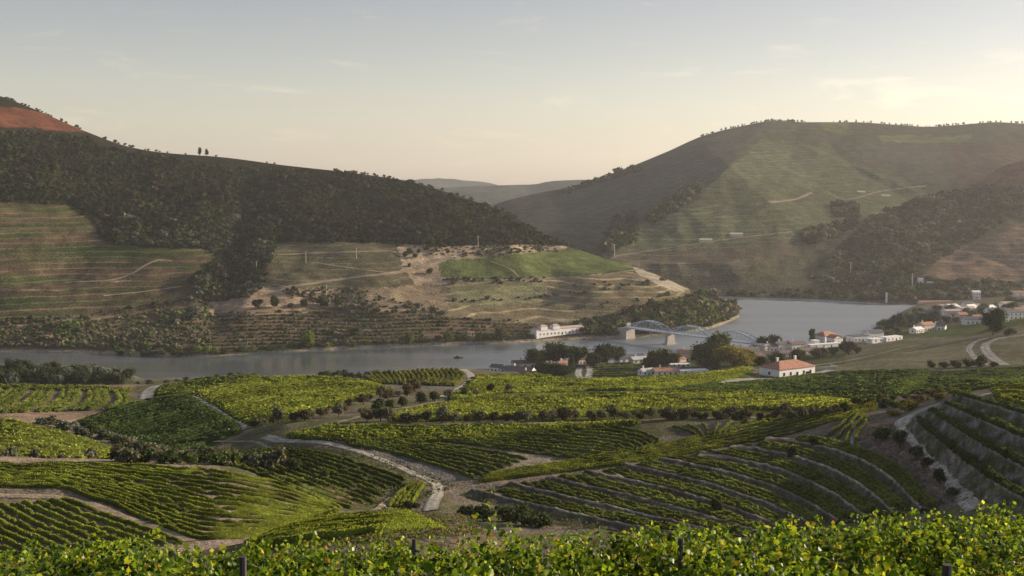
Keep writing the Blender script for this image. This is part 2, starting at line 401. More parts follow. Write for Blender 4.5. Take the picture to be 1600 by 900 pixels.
# ---- near ground: the camera's slope, the valley vineyards, the village flat, down into the river
NP = np.concatenate([cols(-700, -160, 30), cols(-150, 1750, 4), cols(1780, 2300, 30)])
near = Patch(NP, [
    dict(Y={-700: 1.5, 2300: 1.5}, z={-700: 127.2, 2300: 127.2}),
    dict(Y={-700: 9, 2300: 9}, z={-700: 125.35, 2300: 125.45}),
    dict(Y={-700: 14, 2300: 14}, py={-700: 880, 0: 872, 400: 862, 800: 857, 1200: 852, 1600: 846, 2300: 835}, drop=1.7),
    dict(Y={-700: 24, 2300: 24}, py={-700: 846, 0: 842, 250: 836, 400: 838, 700: 836, 800: 832, 1200: 818, 1600: 800, 2300: 785}, drop=1.7),
    dict(Y={-700: 40, 2300: 40}, py={-700: 852, 0: 846, 250: 842, 400: 845, 600: 826, 720: 824, 800: 824, 1200: 804, 1600: 778, 2300: 760}, drop=1.7),
    dict(Y={-700: 70, 2300: 70}, py={-700: 888, 0: 880, 250: 868, 400: 846, 450: 829, 520: 814, 600: 804, 700: 806, 760: 830, 800: 860, 900: 876, 1200: 870, 1600: 856, 2300: 846}),
    dict(Y={-700: 126, 0: 130, 200: 130, 350: 132, 450: 142, 550: 170, 650: 195, 750: 172, 900: 162, 1200: 156, 1400: 150, 1600: 140, 2300: 118},
         py={-700: 875, 0: 864, 200: 853, 350: 850, 450: 838, 550: 806, 650: 808, 750: 835, 900: 856, 1200: 852, 1400: 836, 1600: 815, 2300: 800}),
    dict(Y={-700: 172, 0: 175, 200: 176, 350: 172, 450: 176, 550: 203, 650: 212, 750: 215, 900: 213, 1200: 208, 1400: 196, 1600: 165, 2300: 140},
         py={-700: 728, 0: 728, 200: 730, 350: 743, 450: 762, 550: 772, 650: 770, 750: 770, 900: 770, 1200: 765, 1400: 745, 1600: 740, 2300: 735}),
    dict(Y={-700: 228, 0: 230, 200: 235, 350: 240, 450: 235, 550: 228, 650: 232, 750: 235, 900: 238, 1200: 232, 1400: 215, 1600: 180, 2300: 158},
         py={-700: 722, 0: 722, 200: 722, 350: 728, 450: 735, 550: 725, 650: 725, 750: 725, 900: 720, 1200: 715, 1400: 700, 1600: 690, 2300: 685}),
    dict(Y={-700: 300, 0: 300, 200: 290, 350: 285, 450: 270, 550: 262, 750: 262, 900: 262, 1200: 255, 1300: 250, 1400: 245, 1500: 225, 1600: 205, 2300: 180},
         py={-700: 655, 0: 657, 200: 690, 350: 690, 450: 680, 550: 675, 750: 672, 900: 672, 1200: 668, 1300: 655, 1400: 650, 1500: 640, 1600: 640, 2300: 630}),
    dict(Y={-700: 380, 0: 380, 200: 335, 350: 325, 450: 325, 600: 330, 900: 330, 1200: 330, 1400: 330, 1500: 310, 1600: 270, 2300: 250},
         py={-700: 625, 0: 625, 200: 645, 350: 640, 450: 635, 600: 635, 900: 630, 1200: 625, 1400: 615, 1600: 605, 2300: 590}),
    dict(Y={-700: 430, 0: 430, 200: 410, 300: 400, 560: 395, 700: 400, 900: 410, 1100: 440, 1200: 500, 1400: 520, 1600: 520, 2300: 520},
         py={-700: 611, 0: 611, 200: 616, 300: 605, 400: 600, 560: 602, 700: 600, 900: 604, 1100: 600, 1200: 591, 1300: 586, 1400: 580, 1600: 575, 2300: 565}),
    dict(Y={-700: 470, 0: 470, 200: 460, 300: 440, 400: 430, 480: 430, 560: 440, 600: 480, 700: 500, 780: 480, 900: 470, 960: 475, 1020: 500, 1100: 530, 1170: 560, 1230: 580, 1300: 600, 1400: 650, 1500: 690, 1600: 720, 2300: 800},
         py={-700: 603, 0: 602, 200: 603, 300: 596, 400: 588, 480: 588, 560: 592, 600: 580, 700: 575, 780: 582, 900: 592, 960: 594, 1020: 588, 1100: 582, 1170: 573, 1230: 571, 1300: 570, 1400: 550, 1500: 529, 1600: 503, 2300: 470}),
    dict(Y={-700: 600, 0: 610, 200: 620, 400: 600, 600: 640, 900: 640, 1100: 665, 1200: 695, 1300: 730, 1400: 780, 1500: 830, 1600: 860, 2300: 920},
         z={-700: 8, 400: 8, 780: 9, 900: 12, 1100: 12, 1200: 14, 1300: 15, 1400: 20, 1500: 23, 1600: 30, 2300: 45}),
    dict(Y={-700: 700, 0: 700, 400: 730, 780: 780, 1000: 800, 1200: 835, 1300: 875, 1400: 950, 1500: 1010, 1600: 1060, 2300: 1090},
         z={-700: 6, 900: 7, 1300: 8, 1400: 9, 1500: 12, 1600: 16, 2300: 24}),
    dict(Y={-700: 865, 0: 868, 150: 862, 230: 805, 450: 820, 600: 830, 800: 850, 900: 865, 1000: 880, 1100: 905, 1200: 940, 1300: 1000, 1370: 1090, 1410: 1230, 1450: 1335, 1500: 1350, 1600: 1410, 2300: 1490},
         z={-700: 3, 2300: 3.5}),
    dict(Y={-700: 880, 0: 882, 150: 876, 230: 820, 450: 833, 600: 843, 800: 863, 900: 878, 1000: 893, 1100: 918, 1200: 953, 1300: 1014, 1370: 1106, 1410: 1248, 1450: 1352, 1500: 1366, 1600: 1428, 2300: 1510},
         z={-700: -3, 2300: -3}),
    dict(Y={-700: 860, 0: 870, 900: 930, 1200: 1010, 1400: 1200, 1600: 1460, 2300: 1560}, z={-700: -9, 2300: -9}),
], [4, 5, 8, 10, 12, 12, 40, 30, 40, 34, 24, 18, 14, 22, 16, 6, 4])
_f = np.clip((near.Y - 60) / 60, 0, 1)
_d = np.clip(np.abs(near.Y - 0) / 300, 0.2, 1)
near.Z = near.Z + _f * (fbm(near.X / 22, near.Y / 22, 3) * 0.9 + fbm(near.X / 4, near.Y / 4, 5) * 0.25) * np.where(near.Z < 1, 0.2, 1)
near.fin()
SOIL = (0.20, 0.165, 0.125); SCH = (0.17, 0.155, 0.14); GRASS = (0.13, 0.13, 0.055); DGRASS = (0.065, 0.075, 0.03); TAN = (0.30, 0.255, 0.19)
def paint(C, PX, PY, Y, zones, jit, seed):
    jx = PX + fbm(PX / 14, PY / 8, seed) * jit * 2; jy = PY + fbm(PX / 12, PY / 6, seed + 9) * jit
    band = np.zeros(PX.shape)
    for z in zones:
        poly, col = z[0], z[1]; b = z[2] if len(z) > 2 else 0; lo, hi = z[3] if len(z) > 3 else (0, 1e9)
        r = inpoly(jx, jy, poly) & (Y >= lo) & (Y <= hi)
        C[r] = col; band[r] = b
    return band
def near_cols(s):
    C = np.zeros(s.Y.shape + (3,)); C[:] = SOIL
    n = fbm(s.X / 30, s.Y / 30, 11)
    g = n > 0.05
    C[g] = (0.15, 0.145, 0.075)
    C[s.Y < 90] = (0.16, 0.13, 0.09)
    ln = (s.Y > 90) & (s.Y < 200) & (s.PX < 560); C[ln] = np.where(g[ln][:, None], np.array([.20, .165, .115]), np.array([.27, .21, .165]))
    C[(s.Z < 4.5) & (s.Y > 600)] = (0.17, 0.15, 0.11)
    v = (s.Y > 560) & (s.Z >= 4.5) & (s.PX < 1320); C[v] = (0.09, 0.10, 0.045)
    zones = [
        ([(-700, 640), (0, 655), (60, 668), (200, 712), (200, 724), (-700, 724)], (0.12, 0.13, 0.04), 0, (200, 320)),
        ([(-700, 600), (0, 600), (210, 600), (200, 640), (120, 662), (-700, 655)], (0.24, 0.175, 0.125), 0, (280, 500)),
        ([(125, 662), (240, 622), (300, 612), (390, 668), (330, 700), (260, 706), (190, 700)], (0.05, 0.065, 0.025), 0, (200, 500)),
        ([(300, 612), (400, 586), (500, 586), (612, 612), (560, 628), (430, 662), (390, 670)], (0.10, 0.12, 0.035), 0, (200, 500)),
        ([(236, 622), (245, 604), (330, 588), (412, 584), (400, 600), (300, 616)], (0.09, 0.11, 0.035), 0, (300, 500)),
        ([(560, 560), (735, 560), (735, 590), (700, 612), (560, 600)], (0.24, 0.22, 0.17), 0, (300, 520)),
        ([(590, 660), (680, 630), (900, 614), (1330, 616), (1400, 632), (1330, 644), (900, 658)], (0.11, 0.12, 0.035), 0, (250, 450)),
        ([(690, 630), (740, 585), (830, 583), (905, 592), (1000, 588), (1180, 570), (1180, 590), (1000, 612)], (0.10, 0.115, 0.04), 0, (300, 620)),
        ([(1000, 612), (1290, 578), (1460, 576), (1480, 600), (1400, 626), (1300, 628)], (0.05, 0.06, 0.025), 0, (300, 640)),
        ([(1400, 614), (1460, 578), (2300, 540), (2300, 590), (1600, 600), (1500, 612)], (0.055, 0.065, 0.028), 0, (250, 640)),
        ([(1280, 580), (1300, 570), (1400, 545), (1500, 525), (1600, 500), (2300, 450), (2300, 560), (1600, 570), (1500, 578), (1400, 578)], (0.19, 0.17, 0.105), 0, (480, 760)),
        ([(430, 690), (480, 676), (600, 668), (1000, 664), (1000, 672), (760, 690), (600, 694)], (0.11, 0.12, 0.035), 0, (220, 320)),
        ([(320, 715), (440, 690), (560, 705), (650, 745), (620, 790), (540, 800), (430, 745), (360, 738)], (0.12, 0.12, 0.065), 0, (170, 320)),
        ([(500, 768), (530, 758), (600, 762), (590, 785), (540, 790)], (0.20, 0.14, 0.095), 0, (150, 320)),
        ([(540, 700), (600, 700), (720, 745), (700, 760), (640, 735)], SCH, 0, (150, 320)),
        ([(1330, 660), (1400, 655), (1530, 790), (1430, 790), (1350, 720)], (0.21, 0.155, 0.125), 0, (130, 320)),
        ([(1410, 650), (1500, 620), (2300, 560), (2300, 800), (1530, 790)], (0.19, 0.165, 0.145), 0, (130, 320)),
        ([(800, 705), (860, 715), (900, 722), (840, 740), (800, 735)], TAN, 0, (150, 320)),
        ([(920, 566), (1010, 562), (1000, 590), (920, 590)], (0.07, 0.09, 0.03), 0, (560, 850)),
        ([(1380, 505), (1600, 470), (1800, 460), (1800, 505), (1600, 520), (1400, 530)], (0.10, 0.12, 0.045), 0, (700, 1050)),
    ]
    b = paint(C, s.PX, s.PY, s.Y, zones, 2.5, 5)
    return C, b
near.build('ground', M_near, near_cols, 'vineyard slopes falling from the viewpoint to the village and the river')
# ---- left hill across the river
SK = {-700: -60, -200: 90, 0: 150, 50: 169, 100: 191, 140: 208, 200: 229, 250: 238, 350: 246, 450: 259, 550: 270, 650: 286, 700: 301, 760: 321, 800: 337, 850: 368, 890: 385, 930: 399, 980: 414, 1030: 431, 1070: 449, 1110: 464, 1140: 478, 1156: 492}
SKY = {-700: 1500, -200: 1650, 0: 1700, 400: 1720, 600: 1640, 800: 1500, 900: 1420, 1000: 1360, 1070: 1330, 1110: 1310, 1156: 1230}
SHY = {-700: 1000, 0: 960, 200: 940, 300: 930, 400: 950, 500: 968, 600: 985, 700: 998, 800: 1012, 900: 1030, 1000: 1050, 1080: 1085, 1120: 1130, 1156: 1215}
def shz(v): return {-700: v, 1156: v}
def addY(d, k): return {a: b + k for a, b in d.items()}
EP = cols(-700, -160, 12).tolist() + cols(-150, 1156, 2.6).tolist()
topz = lambda px: CZ + dep(ctl(SK, px)) * ctl(SKY, px)
def mixz(fr, fy):
    ks = sorted(set(SK) | set(SHY) | set(SKY)); ks = [k for k in ks if -700 <= k <= 1156]
    zz = {}; yy = {}
    for k in ks:
        zt = float(topz(k)); a = float(ctl(SHY, k)); b = float(ctl(SKY, k))
        zz[k] = 3 + (zt - 3) * fr; yy[k] = a + (b - a) * fy
    return dict(Y=yy, z=zz)
left = Patch(EP, [dict(Y=addY(SHY, -40), z=shz(-8)), dict(Y=addY(SHY, -6), z=shz(-1.5)), dict(Y=addY(SHY, 4), z=shz(2.5)),
                  mixz(0.12, 0.16), mixz(0.42, 0.42), mixz(0.74, 0.70), mixz(0.95, 0.93), dict(Y=SKY, py=SK),
                  dict(Y=addY(SKY, 60), z={k: float(topz(k)) - 8 for k in SK}), dict(Y=addY(SKY, 600), z={k: -10 for k in SK})],
             [3, 5, 20, 50, 50, 34, 14, 5, 8])
t = np.clip((left.Y - ctl(SHY, left.px)[:, None] - 8) / 150, 0, 1) * np.clip((ctl(SKY, left.px)[:, None] - left.Y) / 150, 0, 1)
gull = np.exp(-((left.PX - 355 - (left.PY - 430) * -0.25) / 30) ** 2)
left.Z += t * (fbm(left.X / 170, left.Y / 260, 21, 3) * 24 + fbm(left.X / 40, left.Y / 60, 23, 3) * 5 - gull * 10)
left.fin()
def left_cols(s):
    C = np.zeros(s.Y.shape + (3,)); C[:] = (0.085, 0.075, 0.045)
    zones = [
        ([(-700, 318), (-200, 318), (0, 318), (110, 322), (150, 350), (160, 378), (330, 390), (345, 410), (310, 450), (150, 495), (-700, 520)], (0.085, 0.074, 0.036), 0.5),
        ([(-700, 320), (0, 320), (110, 324), (140, 350), (150, 372), (-700, 375)], (0.095, 0.09, 0.035), 0.4),
        ([(-700, 510), (60, 505), (330, 468), (530, 480), (700, 492), (840, 505), (900, 540), (-700, 580)], (0.135, 0.10, 0.062), 0.25),
        ([(420, 380), (625, 376), (650, 430), (600, 452), (390, 452)], (0.125, 0.112, 0.066), 0.3),
        ([(320, 470), (400, 448), (530, 452), (540, 480), (330, 492)], (0.34, 0.25, 0.165), 0.2),
        ([(620, 382), (890, 383), (870, 395), (700, 406), (684, 432), (745, 442), (650, 448), (632, 420)], (0.36, 0.275, 0.19), 0.15),
        ([(525, 455), (690, 443), (1000, 424), (1040, 430), (1080, 455), (1085, 470), (960, 495), (840, 508), (700, 493), (530, 482)], (0.245, 0.20, 0.115), 0.6),
        ([(530, 455), (695, 445), (700, 492), (530, 480)], (0.26, 0.20, 0.13), 0.1),
        ([(700, 445), (860, 438), (840, 470), (720, 480)], (0.22, 0.21, 0.11), 0.15),
        ([(686, 409), (870, 389), (930, 392), (985, 405), (1003, 419), (900, 430), (780, 435), (686, 433)], (0.12, 0.145, 0.05), 0.12),
        ([(984, 416), (1003, 420), (1078, 452), (1060, 458), (1000, 432)], (0.42, 0.36, 0.27), 0.0),
        ([(930, 502), (1080, 470), (1090, 455), (1110, 460), (1170, 485), (1170, 515), (1080, 535), (900, 535)], (0.10, 0.085, 0.045), 0.1),
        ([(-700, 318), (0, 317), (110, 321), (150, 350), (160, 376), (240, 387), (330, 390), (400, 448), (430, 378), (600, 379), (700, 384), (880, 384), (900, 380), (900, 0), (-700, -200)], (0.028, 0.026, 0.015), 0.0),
        ([(330, 385), (430, 378), (408, 440), (390, 462), (320, 474), (300, 440), (340, 410)], (0.05, 0.045, 0.028), 0.0),
        ([(-700, 40), (-200, 152), (0, 165), (50, 171), (100, 188), (140, 207), (110, 205), (0, 197), (-700, 190)], (0.14, 0.055, 0.032), 0.12),
    ]
    b = paint(C, s.PX, s.PY, s.Y, zones, 3.5, 31)
    tz = inpoly(s.PX, s.PY, [(-700, 322), (110, 325), (160, 378), (330, 392), (310, 450), (150, 492), (-700, 515)]) & (s.Y < ctl(SKY, s.px)[:, None])
    k_ = np.clip(.5 + 2.4 * fbm(s.PX / 190, s.Z / 3.2 + fbm(s.PX / 60, s.PY / 60, 44) * .8, 43, 3), 0, 1)[..., None]
    C = np.where((tz & (C[..., 1] > .055))[..., None], np.array([.062, .078, .028]) * k_ + np.array([.125, .092, .058]) * (1 - k_), C)
    bk = (s.Y > ctl(SKY, s.px)[:, None]); C[bk] = (0.06, 0.055, 0.03)
    sh = (s.Z < 2.2); C[sh] = (0.30, 0.26, 0.19)
    return C, b
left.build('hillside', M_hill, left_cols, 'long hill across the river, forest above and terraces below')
# ---- big mountain on the right, behind the river bend
MK = {620: 400, 700: 360, 760: 325, 790: 314, 830: 304, 900: 290, 960: 270, 1040: 238, 1100: 212, 1160: 197, 1210: 189, 1260: 191, 1330: 191, 1400: 195, 1450: 198, 1500: 195, 1560: 191, 1600: 193, 2300: 190}
MKY = {620: 2300, 800: 2400, 1000: 2600, 1200: 2750, 1400: 2800, 2300: 2800}
MB0 = {620: 1500, 900: 1500, 1100: 1470, 1300: 1480, 1600: 1600, 2300: 1700}
mtop = lambda px: CZ + dep(ctl(MK, px)) * ctl(MKY, px)
def mmix(fr, fy):
    zz = {}; yy = {}
    for k in sorted(MK):
        zt = float(mtop(k)); a = float(ctl(MB0, k)); b = float(ctl(MKY, k))
        zz[k] = 2 + (zt - 2) * fr; yy[k] = a + (b - a) * fy
    return dict(Y=yy, z=zz)
mount = Patch(cols(620, 1760, 3).tolist() + cols(1790, 2300, 30).tolist(),
    [dict(Y=addY(MB0, -40), z={620: -8, 2300: -8}), dict(Y=MB0, z={620: 2, 2300: 2}), mmix(.13, .2), mmix(.42, .45), mmix(.74, .72), mmix(.94, .92), dict(Y=MKY, py=MK),
     dict(Y=addY(MKY, 90), z={k: float(mtop(k)) - 9 for k in MK}), dict(Y=addY(MKY, 900), z={k: -10 for k in MK})], [3, 26, 52, 52, 36, 14, 4, 6])
def segd(PX, PY, line):
    """distance to a polyline and which side (+ = right of travel)"""
    best = np.full(PX.shape, 1e9); sd_ = np.zeros(PX.shape); tt = np.zeros(PX.shape)
    n = len(line) - 1
    for i in range(n):
        ax, ay = line[i]; bx, by = line[i + 1]
        dx, dy = bx - ax, by - ay; l2 = dx * dx + dy * dy
        t_ = np.clip(((PX - ax) * dx + (PY - ay) * dy) / l2, 0, 1)
        ex = PX - ax - t_ * dx; ey = PY - ay - t_ * dy
        d = np.hypot(ex, ey); m_ = d < best
        best = np.where(m_, d, best); sd_ = np.where(m_, np.sign(dx * ey - dy * ex), sd_); tt = np.where(m_, (i + t_) / n, tt)
    return best, sd_, tt
def ridge(P_, line, amp, wl_, wr_):
    d, sg, tt = segd(P_.PX, P_.PY, line)
    # travel goes downhill (towards larger py): left of travel on screen is the right-hand side
    w_ = np.where(sg > 0, wl_, wr_)
    g = np.exp(-d / w_) * np.clip(tt * 6, 0, 1)
    top = np.clip((ctl(MKY, P_.px)[:, None] - P_.Y) / 200, 0, 1) * np.clip((P_.Y - ctl(MB0, P_.px)[:, None]) / 200, 0, 1)
    return g * amp * top
off = ridge(mount, [(1190, 205), (1130, 270), (1080, 310), (1000, 345), (965, 390), (940, 420)], 190, 60, 220)
off += ridge(mount, [(1270, 200), (1330, 260), (1400, 300), (1440, 330)], -90, 60, 60)
off += ridge(mount, [(1180, 290), (1230, 330), (1310, 360), (1330, 380)], 55, 40, 60)
off += ridge(mount, [(1240, 225), (1350, 265), (1400, 285)], 60, 60, 40)
off += fbm(mount.PX / 90, mount.PY / 60, 41, 4) * 38 * np.clip((ctl(MKY, mount.px)[:, None] - mount.Y) / 150, 0, 1) * np.clip((mount.Y - ctl(MB0, mount.px)[:, None]) / 100, 0, 1)
# shift along the sight line: same outline, new relief
Yn = mount.Y - off
mount.Z = CZ + (mount.Z - CZ) / mount.Y * Yn; mount.Y = Yn
mount.fin()
def mount_cols(s):
    C = np.zeros(s.Y.shape + (3,)); C[:] = (0.105, 0.10, 0.062)
    zones = [
        ([(600, 200), (1200, 180), (1130, 270), (1080, 312), (1000, 346), (965, 390), (930, 430), (600, 430)], (0.088, 0.088, 0.066), 0.10),  # left flank: its turn away from the sun is in the darker colour
        ([(1190, 218), (1260, 222), (1330, 255), (1420, 282), (1470, 320), (1380, 345), (1300, 375), (1180, 400), (960, 420), (970, 390), (1000, 350), (1090, 312), (1130, 270)], (0.135, 0.142, 0.075), 0.28),  # sunlit face of the mountain, painted lighter than the rest
        ([(950, 388), (965, 345), (985, 338), (994, 378), (960, 388)], (0.055, 0.055, 0.035), 0),
        ([(1075, 320), (1010, 345), (1020, 330), (1090, 290)], (0.085, 0.075, 0.05), 0),
        ([(1300, 322), (1335, 325), (1340, 340), (1310, 338)], (0.08, 0.07, 0.06), 0),
        ([(1250, 365), (1340, 345), (1330, 360), (1260, 385)], (0.08, 0.07, 0.055), 0),
        ([(1280, 190), (1320, 192), (1340, 212), (1290, 205)], (0.17, 0.17, 0.06), 0),
        ([(1370, 212), (1520, 212), (1500, 224), (1380, 222)], (0.18, 0.17, 0.08), 0.1),
        ([(1330, 225), (1480, 225), (1480, 290), (1430, 285)], (0.11, 0.10, 0.07), 0.05),
        ([(1480, 225), (2300, 200), (2300, 320), (1500, 300)], (0.12, 0.082, 0.058), 0.08),
        ([(940, 395), (1240, 375), (1250, 400), (1040, 440), (930, 440)], (0.14, 0.12, 0.08), 0.35),
        ([(1000, 425), (1130, 415), (1130, 450), (1010, 455)], (0.11, 0.10, 0.065), 0.2),
    ]
    b = paint(C, s.PX, s.PY, s.Y, zones, 4, 51)
    return C, b
mount.build('mountain', M_mount, mount_cols, 'broad terraced mountain behind the river bend')
# ---- spur in front of it, reaching down to the river
SKS = {990: 462, 1030: 448, 1060: 441, 1130: 432, 1200: 406, 1280: 377, 1340: 353, 1400: 327, 1450: 306, 1500: 299, 1535: 281, 1560: 263, 1600: 250, 1800: 215, 2300: 200}
SKSY = {990: 1480, 1060: 1560, 1200: 1700, 1400: 1850, 1600: 1950, 2300: 2000}
SB0 = {990: 1440, 1060: 1420, 1200: 1405, 1300: 1375, 1400: 1345, 1500: 1360, 1600: 1420, 2300: 1500}
stop_ = lambda px: CZ + dep(ctl(SKS, px)) * ctl(SKSY, px)
def smix(fr, fy):
    zz = {}; yy = {}
    for k in sorted(SKS):
        zt = float(stop_(k)); a = float(ctl(SB0, k)); b = float(ctl(SKSY, k))
        zz[k] = 4 + (zt - 4) * fr; yy[k] = a + (b - a) * fy
    return dict(Y=yy, z=zz)
spur = Patch(cols(990, 1760, 3).tolist() + cols(1790, 2300, 30).tolist(),
    [dict(Y=addY(SB0, -40), z={990: -8, 2300: -8}), dict(Y=addY(SB0, -4), z={990: -1, 2300: -1}), dict(Y=addY(SB0, 4), z={990: 4, 2300: 4}), smix(.12, .2), smix(.4, .5), smix(.75, .75), smix(.95, .94), dict(Y=SKSY, py=SKS),
     dict(Y=addY(SKSY, 60), z={k: float(stop_(k)) - 8 for k in SKS}), dict(Y=addY(SKSY, 500), z={k: -10 for k in SKS})], [2, 3, 20, 36, 36, 26, 12, 4, 5])
t = np.clip((spur.Y - ctl(SB0, spur.px)[:, None] - 10) / 100, 0, 1) * np.clip((ctl(SKSY, spur.px)[:, None] - spur.Y) / 120, 0, 1)
spur.Z += t * (fbm(spur.X / 120, spur.Y / 160, 61, 3) * 24 + fbm(spur.X / 30, spur.Y / 40, 63, 3) * 5)
spur.fin()
def spur_cols(s):
    C = np.zeros(s.Y.shape + (3,)); C[:] = (0.13, 0.105, 0.065)
    zones = [
        ([(1150, 430), (1290, 372), (1345, 350), (1330, 375), (1250, 420), (1180, 435)], (0.20, 0.18, 0.10), 0.3),
        ([(1280, 420), (1345, 352), (1450, 304), (1545, 290), (1600, 300), (1600, 330), (1500, 385), (1430, 430), (1350, 440)], (0.095, 0.075, 0.045), 0),
        ([(1530, 284), (1560, 262), (1610, 246), (2300, 190), (2300, 320), (1600, 292), (1560, 290)], (0.19, 0.105, 0.07), 0.05),
        ([(1440, 430), (1500, 385), (1600, 350), (2300, 320), (2300, 450), (1600, 445), (1500, 445), (1440, 440)], (0.20, 0.14, 0.095), 0.3),
        ([(1000, 460), (2300, 448), (2300, 520), (1000, 500)], (0.115, 0.105, 0.055), 0),
    ]
    b = paint(C, s.PX, s.PY, s.Y, zones, 4, 71)
    C[(s.Z < 3.5)] = (0.14, 0.12, 0.10)
    return C, b
spur.build('mountain_spur', M_mount, spur_cols, 'brown scrubby spur running down to the river on the right')
# ---- two far ridges in the gap
def far_hill(name, K, Y0, a, b, col, label):
    ky = {k: Y0 for k in K}
    tz = {k: float(CZ + dep(K[k]) * Y0) for k in K}
    P_ = Patch(cols(a, b, 12), [dict(Y={a: Y0 * .72, b: Y0 * .72}, z={a: -12, b: -12}), dict(Y={a: Y0 * .76, b: Y0 * .76}, z={a: 6, b: 6}),
        dict(Y={a: Y0 * .88, b: Y0 * .88}, z={k: tz[k] * .55 for k in K}), dict(Y=ky, z=tz), dict(Y={a: Y0 * 1.2, b: Y0 * 1.2}, z={a: -12, b: -12})], [3, 16, 16, 6])
    t_ = np.clip((P_.Y - Y0 * .76) / 300, 0, 1) * np.clip((Y0 - P_.Y) / 400, 0, 1)
    P_.Z += t_ * fbm(P_.X / 350, P_.Y / 350, 81) * 60; P_.fin()
    def cf(s):
        C = np.zeros(s.Y.shape + (3,)); C[:] = col; return C, np.zeros(s.Y.shape)
    P_.build(name, M_dist, cf, label)
far_hill('distant_hill', {300: 285, 500: 281, 600: 280, 640: 281, 700: 280, 750: 286, 800: 292, 1000: 296, 1400: 290}, 7600, 300, 1400, (0.09, 0.10, 0.08), 'palest far ridge in the gap between the hills')
far_hill('distant_hill', {300: 310, 600: 304, 660: 297, 720: 292, 760: 290, 800: 289, 835: 288, 860: 283, 905: 281, 960: 280, 1100: 275, 1400: 270}, 4900, 300, 1400, (0.07, 0.08, 0.07), 'blue wooded ridge in front of the palest one')
# ---- river
V = np.array([(-3500, 640, 0), (3500, 640, 0), (3500, 5000, 0), (-3500, 5000, 0)], float)
obj('river', npmesh('river', V, [(0, 1, 2, 3)], M_water), kind='structure', label='river bending past the village between the hills')
# wide floor under everything so the land reaches the horizon
V = np.array([(-14000, -300, -14), (14000, -300, -14), (14000, 14000, -14), (-14000, 14000, -14)], float)
obj('valley_floor', npmesh('valley_floor', V, [(0, 1, 2, 3)], M_dist, np.full((4, 3), .1), extra={'band': np.zeros(4)}), kind='structure', label='land beneath and beyond the hills')
#PART2
# ------------------------------------------------------------------ tracks and roads draped on the land
def resample(pts, n):
    p = np.asarray(pts, float); d = np.r_[0, np.cumsum(np.hypot(*np.diff(p, axis=0).T))]
    q = np.linspace(0, d[-1], n)
    return np.stack([pchip(d, p[:, 0], q), pchip(d, p[:, 1], q)], -1)
def drape(patch, pts, n, **k):
    return np.array([patch.hit(a, b, **k) for a, b in resample(pts, n)])
def ztop(patch, P_):
    """ground height under world points (x, Y)"""
    out = []
    for x_, y_, z_ in P_:
        px = px_of(x_, z_, y_)
        out.append(patch.at(px, y_)[2])
    return np.array(out)
ROADC = {'pale_gravel': (.42, .38, .32), 'sandy_track': (.30, .24, .175), 'pale_concrete': (.46, .43, .38)}
M_rib = mat_terrain('worn_track', 0.1, 0.7, 3.0, wl=0, bumpd=0.1)
def ribbon(name, patch, pts, width, mat, label, n=60, lift=0.12, ymin=0, ymax=1e9, wv=0.15, taper=False):
    P_ = drape(patch, pts, n, ymin=ymin, ymax=ymax)
    k = np.array([1, 2, 3, 2, 1]) / 9.0
    for c in (0, 1):
        e_ = np.r_[[P_[0, c]] * 2, P_[:, c], [P_[-1, c]] * 2]; P_[:, c] = np.convolve(e_, k, 'valid')
    T = np.gradient(P_[:, :2], axis=0); T /= np.hypot(T[:, 0], T[:, 1])[:, None] + 1e-9
    N = np.stack([-T[:, 1], T[:, 0]], -1)
    V = []; m = 9; CC = []
    rc = ROADC[mat.name]; rs_ = np.random.RandomState(n)
    wj = width * (1 + wv * fbm(np.arange(n) * .35, np.zeros(n), len(label) * 3 % 50))
    if taper: wj = wj * np.linspace(1.5, .12, n) * np.clip(np.arange(n) / 3 + .3, 0, 1)
    for j in range(m):
        q = P_.copy(); q[:, :2] += N * (wj * (j / (m - 1) - .5))[:, None]
        q[:, 2] = ztop(patch, q) + lift * (1 if 0 < j < m - 1 else 0.4)
        V.append(q)
        k_ = (.45, .8, 1.12, 1.0, .82, 1.0, 1.12, .8, .45)[j]
        nz = fbm(q[:, 0] / (width * .8), q[:, 1] / (width * .8), 33) * .5
        k_ = np.clip(k_ + nz * (.9 if j in (0, 1, 7, 8) else .22), .3, 1.2)[:, None]
        CC.append(np.array(rc) * k_ + np.array([.13, .12, .07]) * np.clip(1 - k_, 0, 1) * .9)
    V = np.array(V)                       # m, n, 3
    idx = np.arange(m * n).reshape(m, n)
    Fc = np.stack([idx[:-1, :-1], idx[:-1, 1:], idx[1:, 1:], idx[1:, :-1]], -1).reshape(-1, 4)
    return obj(name, npmesh(name, V.reshape(-1, 3), Fc, M_rib, np.array(CC).reshape(-1, 3), smooth=True), kind='structure', label=label)
ribbon('road', near, [(412, 682), (440, 689), (490, 690), (540, 700), (590, 716), (630, 733), (662, 747), (682, 757), (685, 770), (676, 784), (672, 800)], 2.3, M_road, 'pale gravel road winding down the valley', 90, ymax=300, ymin=120)
ribbon('road', near, [(1532, 795), (1490, 745), (1450, 702), (1424, 676), (1410, 660), (1440, 642), (1490, 626), (1540, 617), (1600, 606)], 3.5, M_road, 'pale farm road curving up the schist slope', 90, ymax=330, ymin=120)
ribbon('track', near, [(1548, 572), (1522, 558), (1513, 545), (1524, 534), (1545, 528)], 3.2, M_road, 'left arm of the pale track looping over the brown field', 40, ymin=450)
ribbon('track', near, [(1572, 572), (1545, 554), (1537, 542), (1550, 532), (1580, 526), (1640, 520)], 5.0, M_road, 'right arm of the pale track looping over the brown field', 40, ymin=450)
ribbon('track', near, [(1270, 571), (1310, 566), (1360, 556), (1400, 546), (1440, 538)], 4.0, M_track, 'sandy track along the top of the brown field', 50, ymin=450)
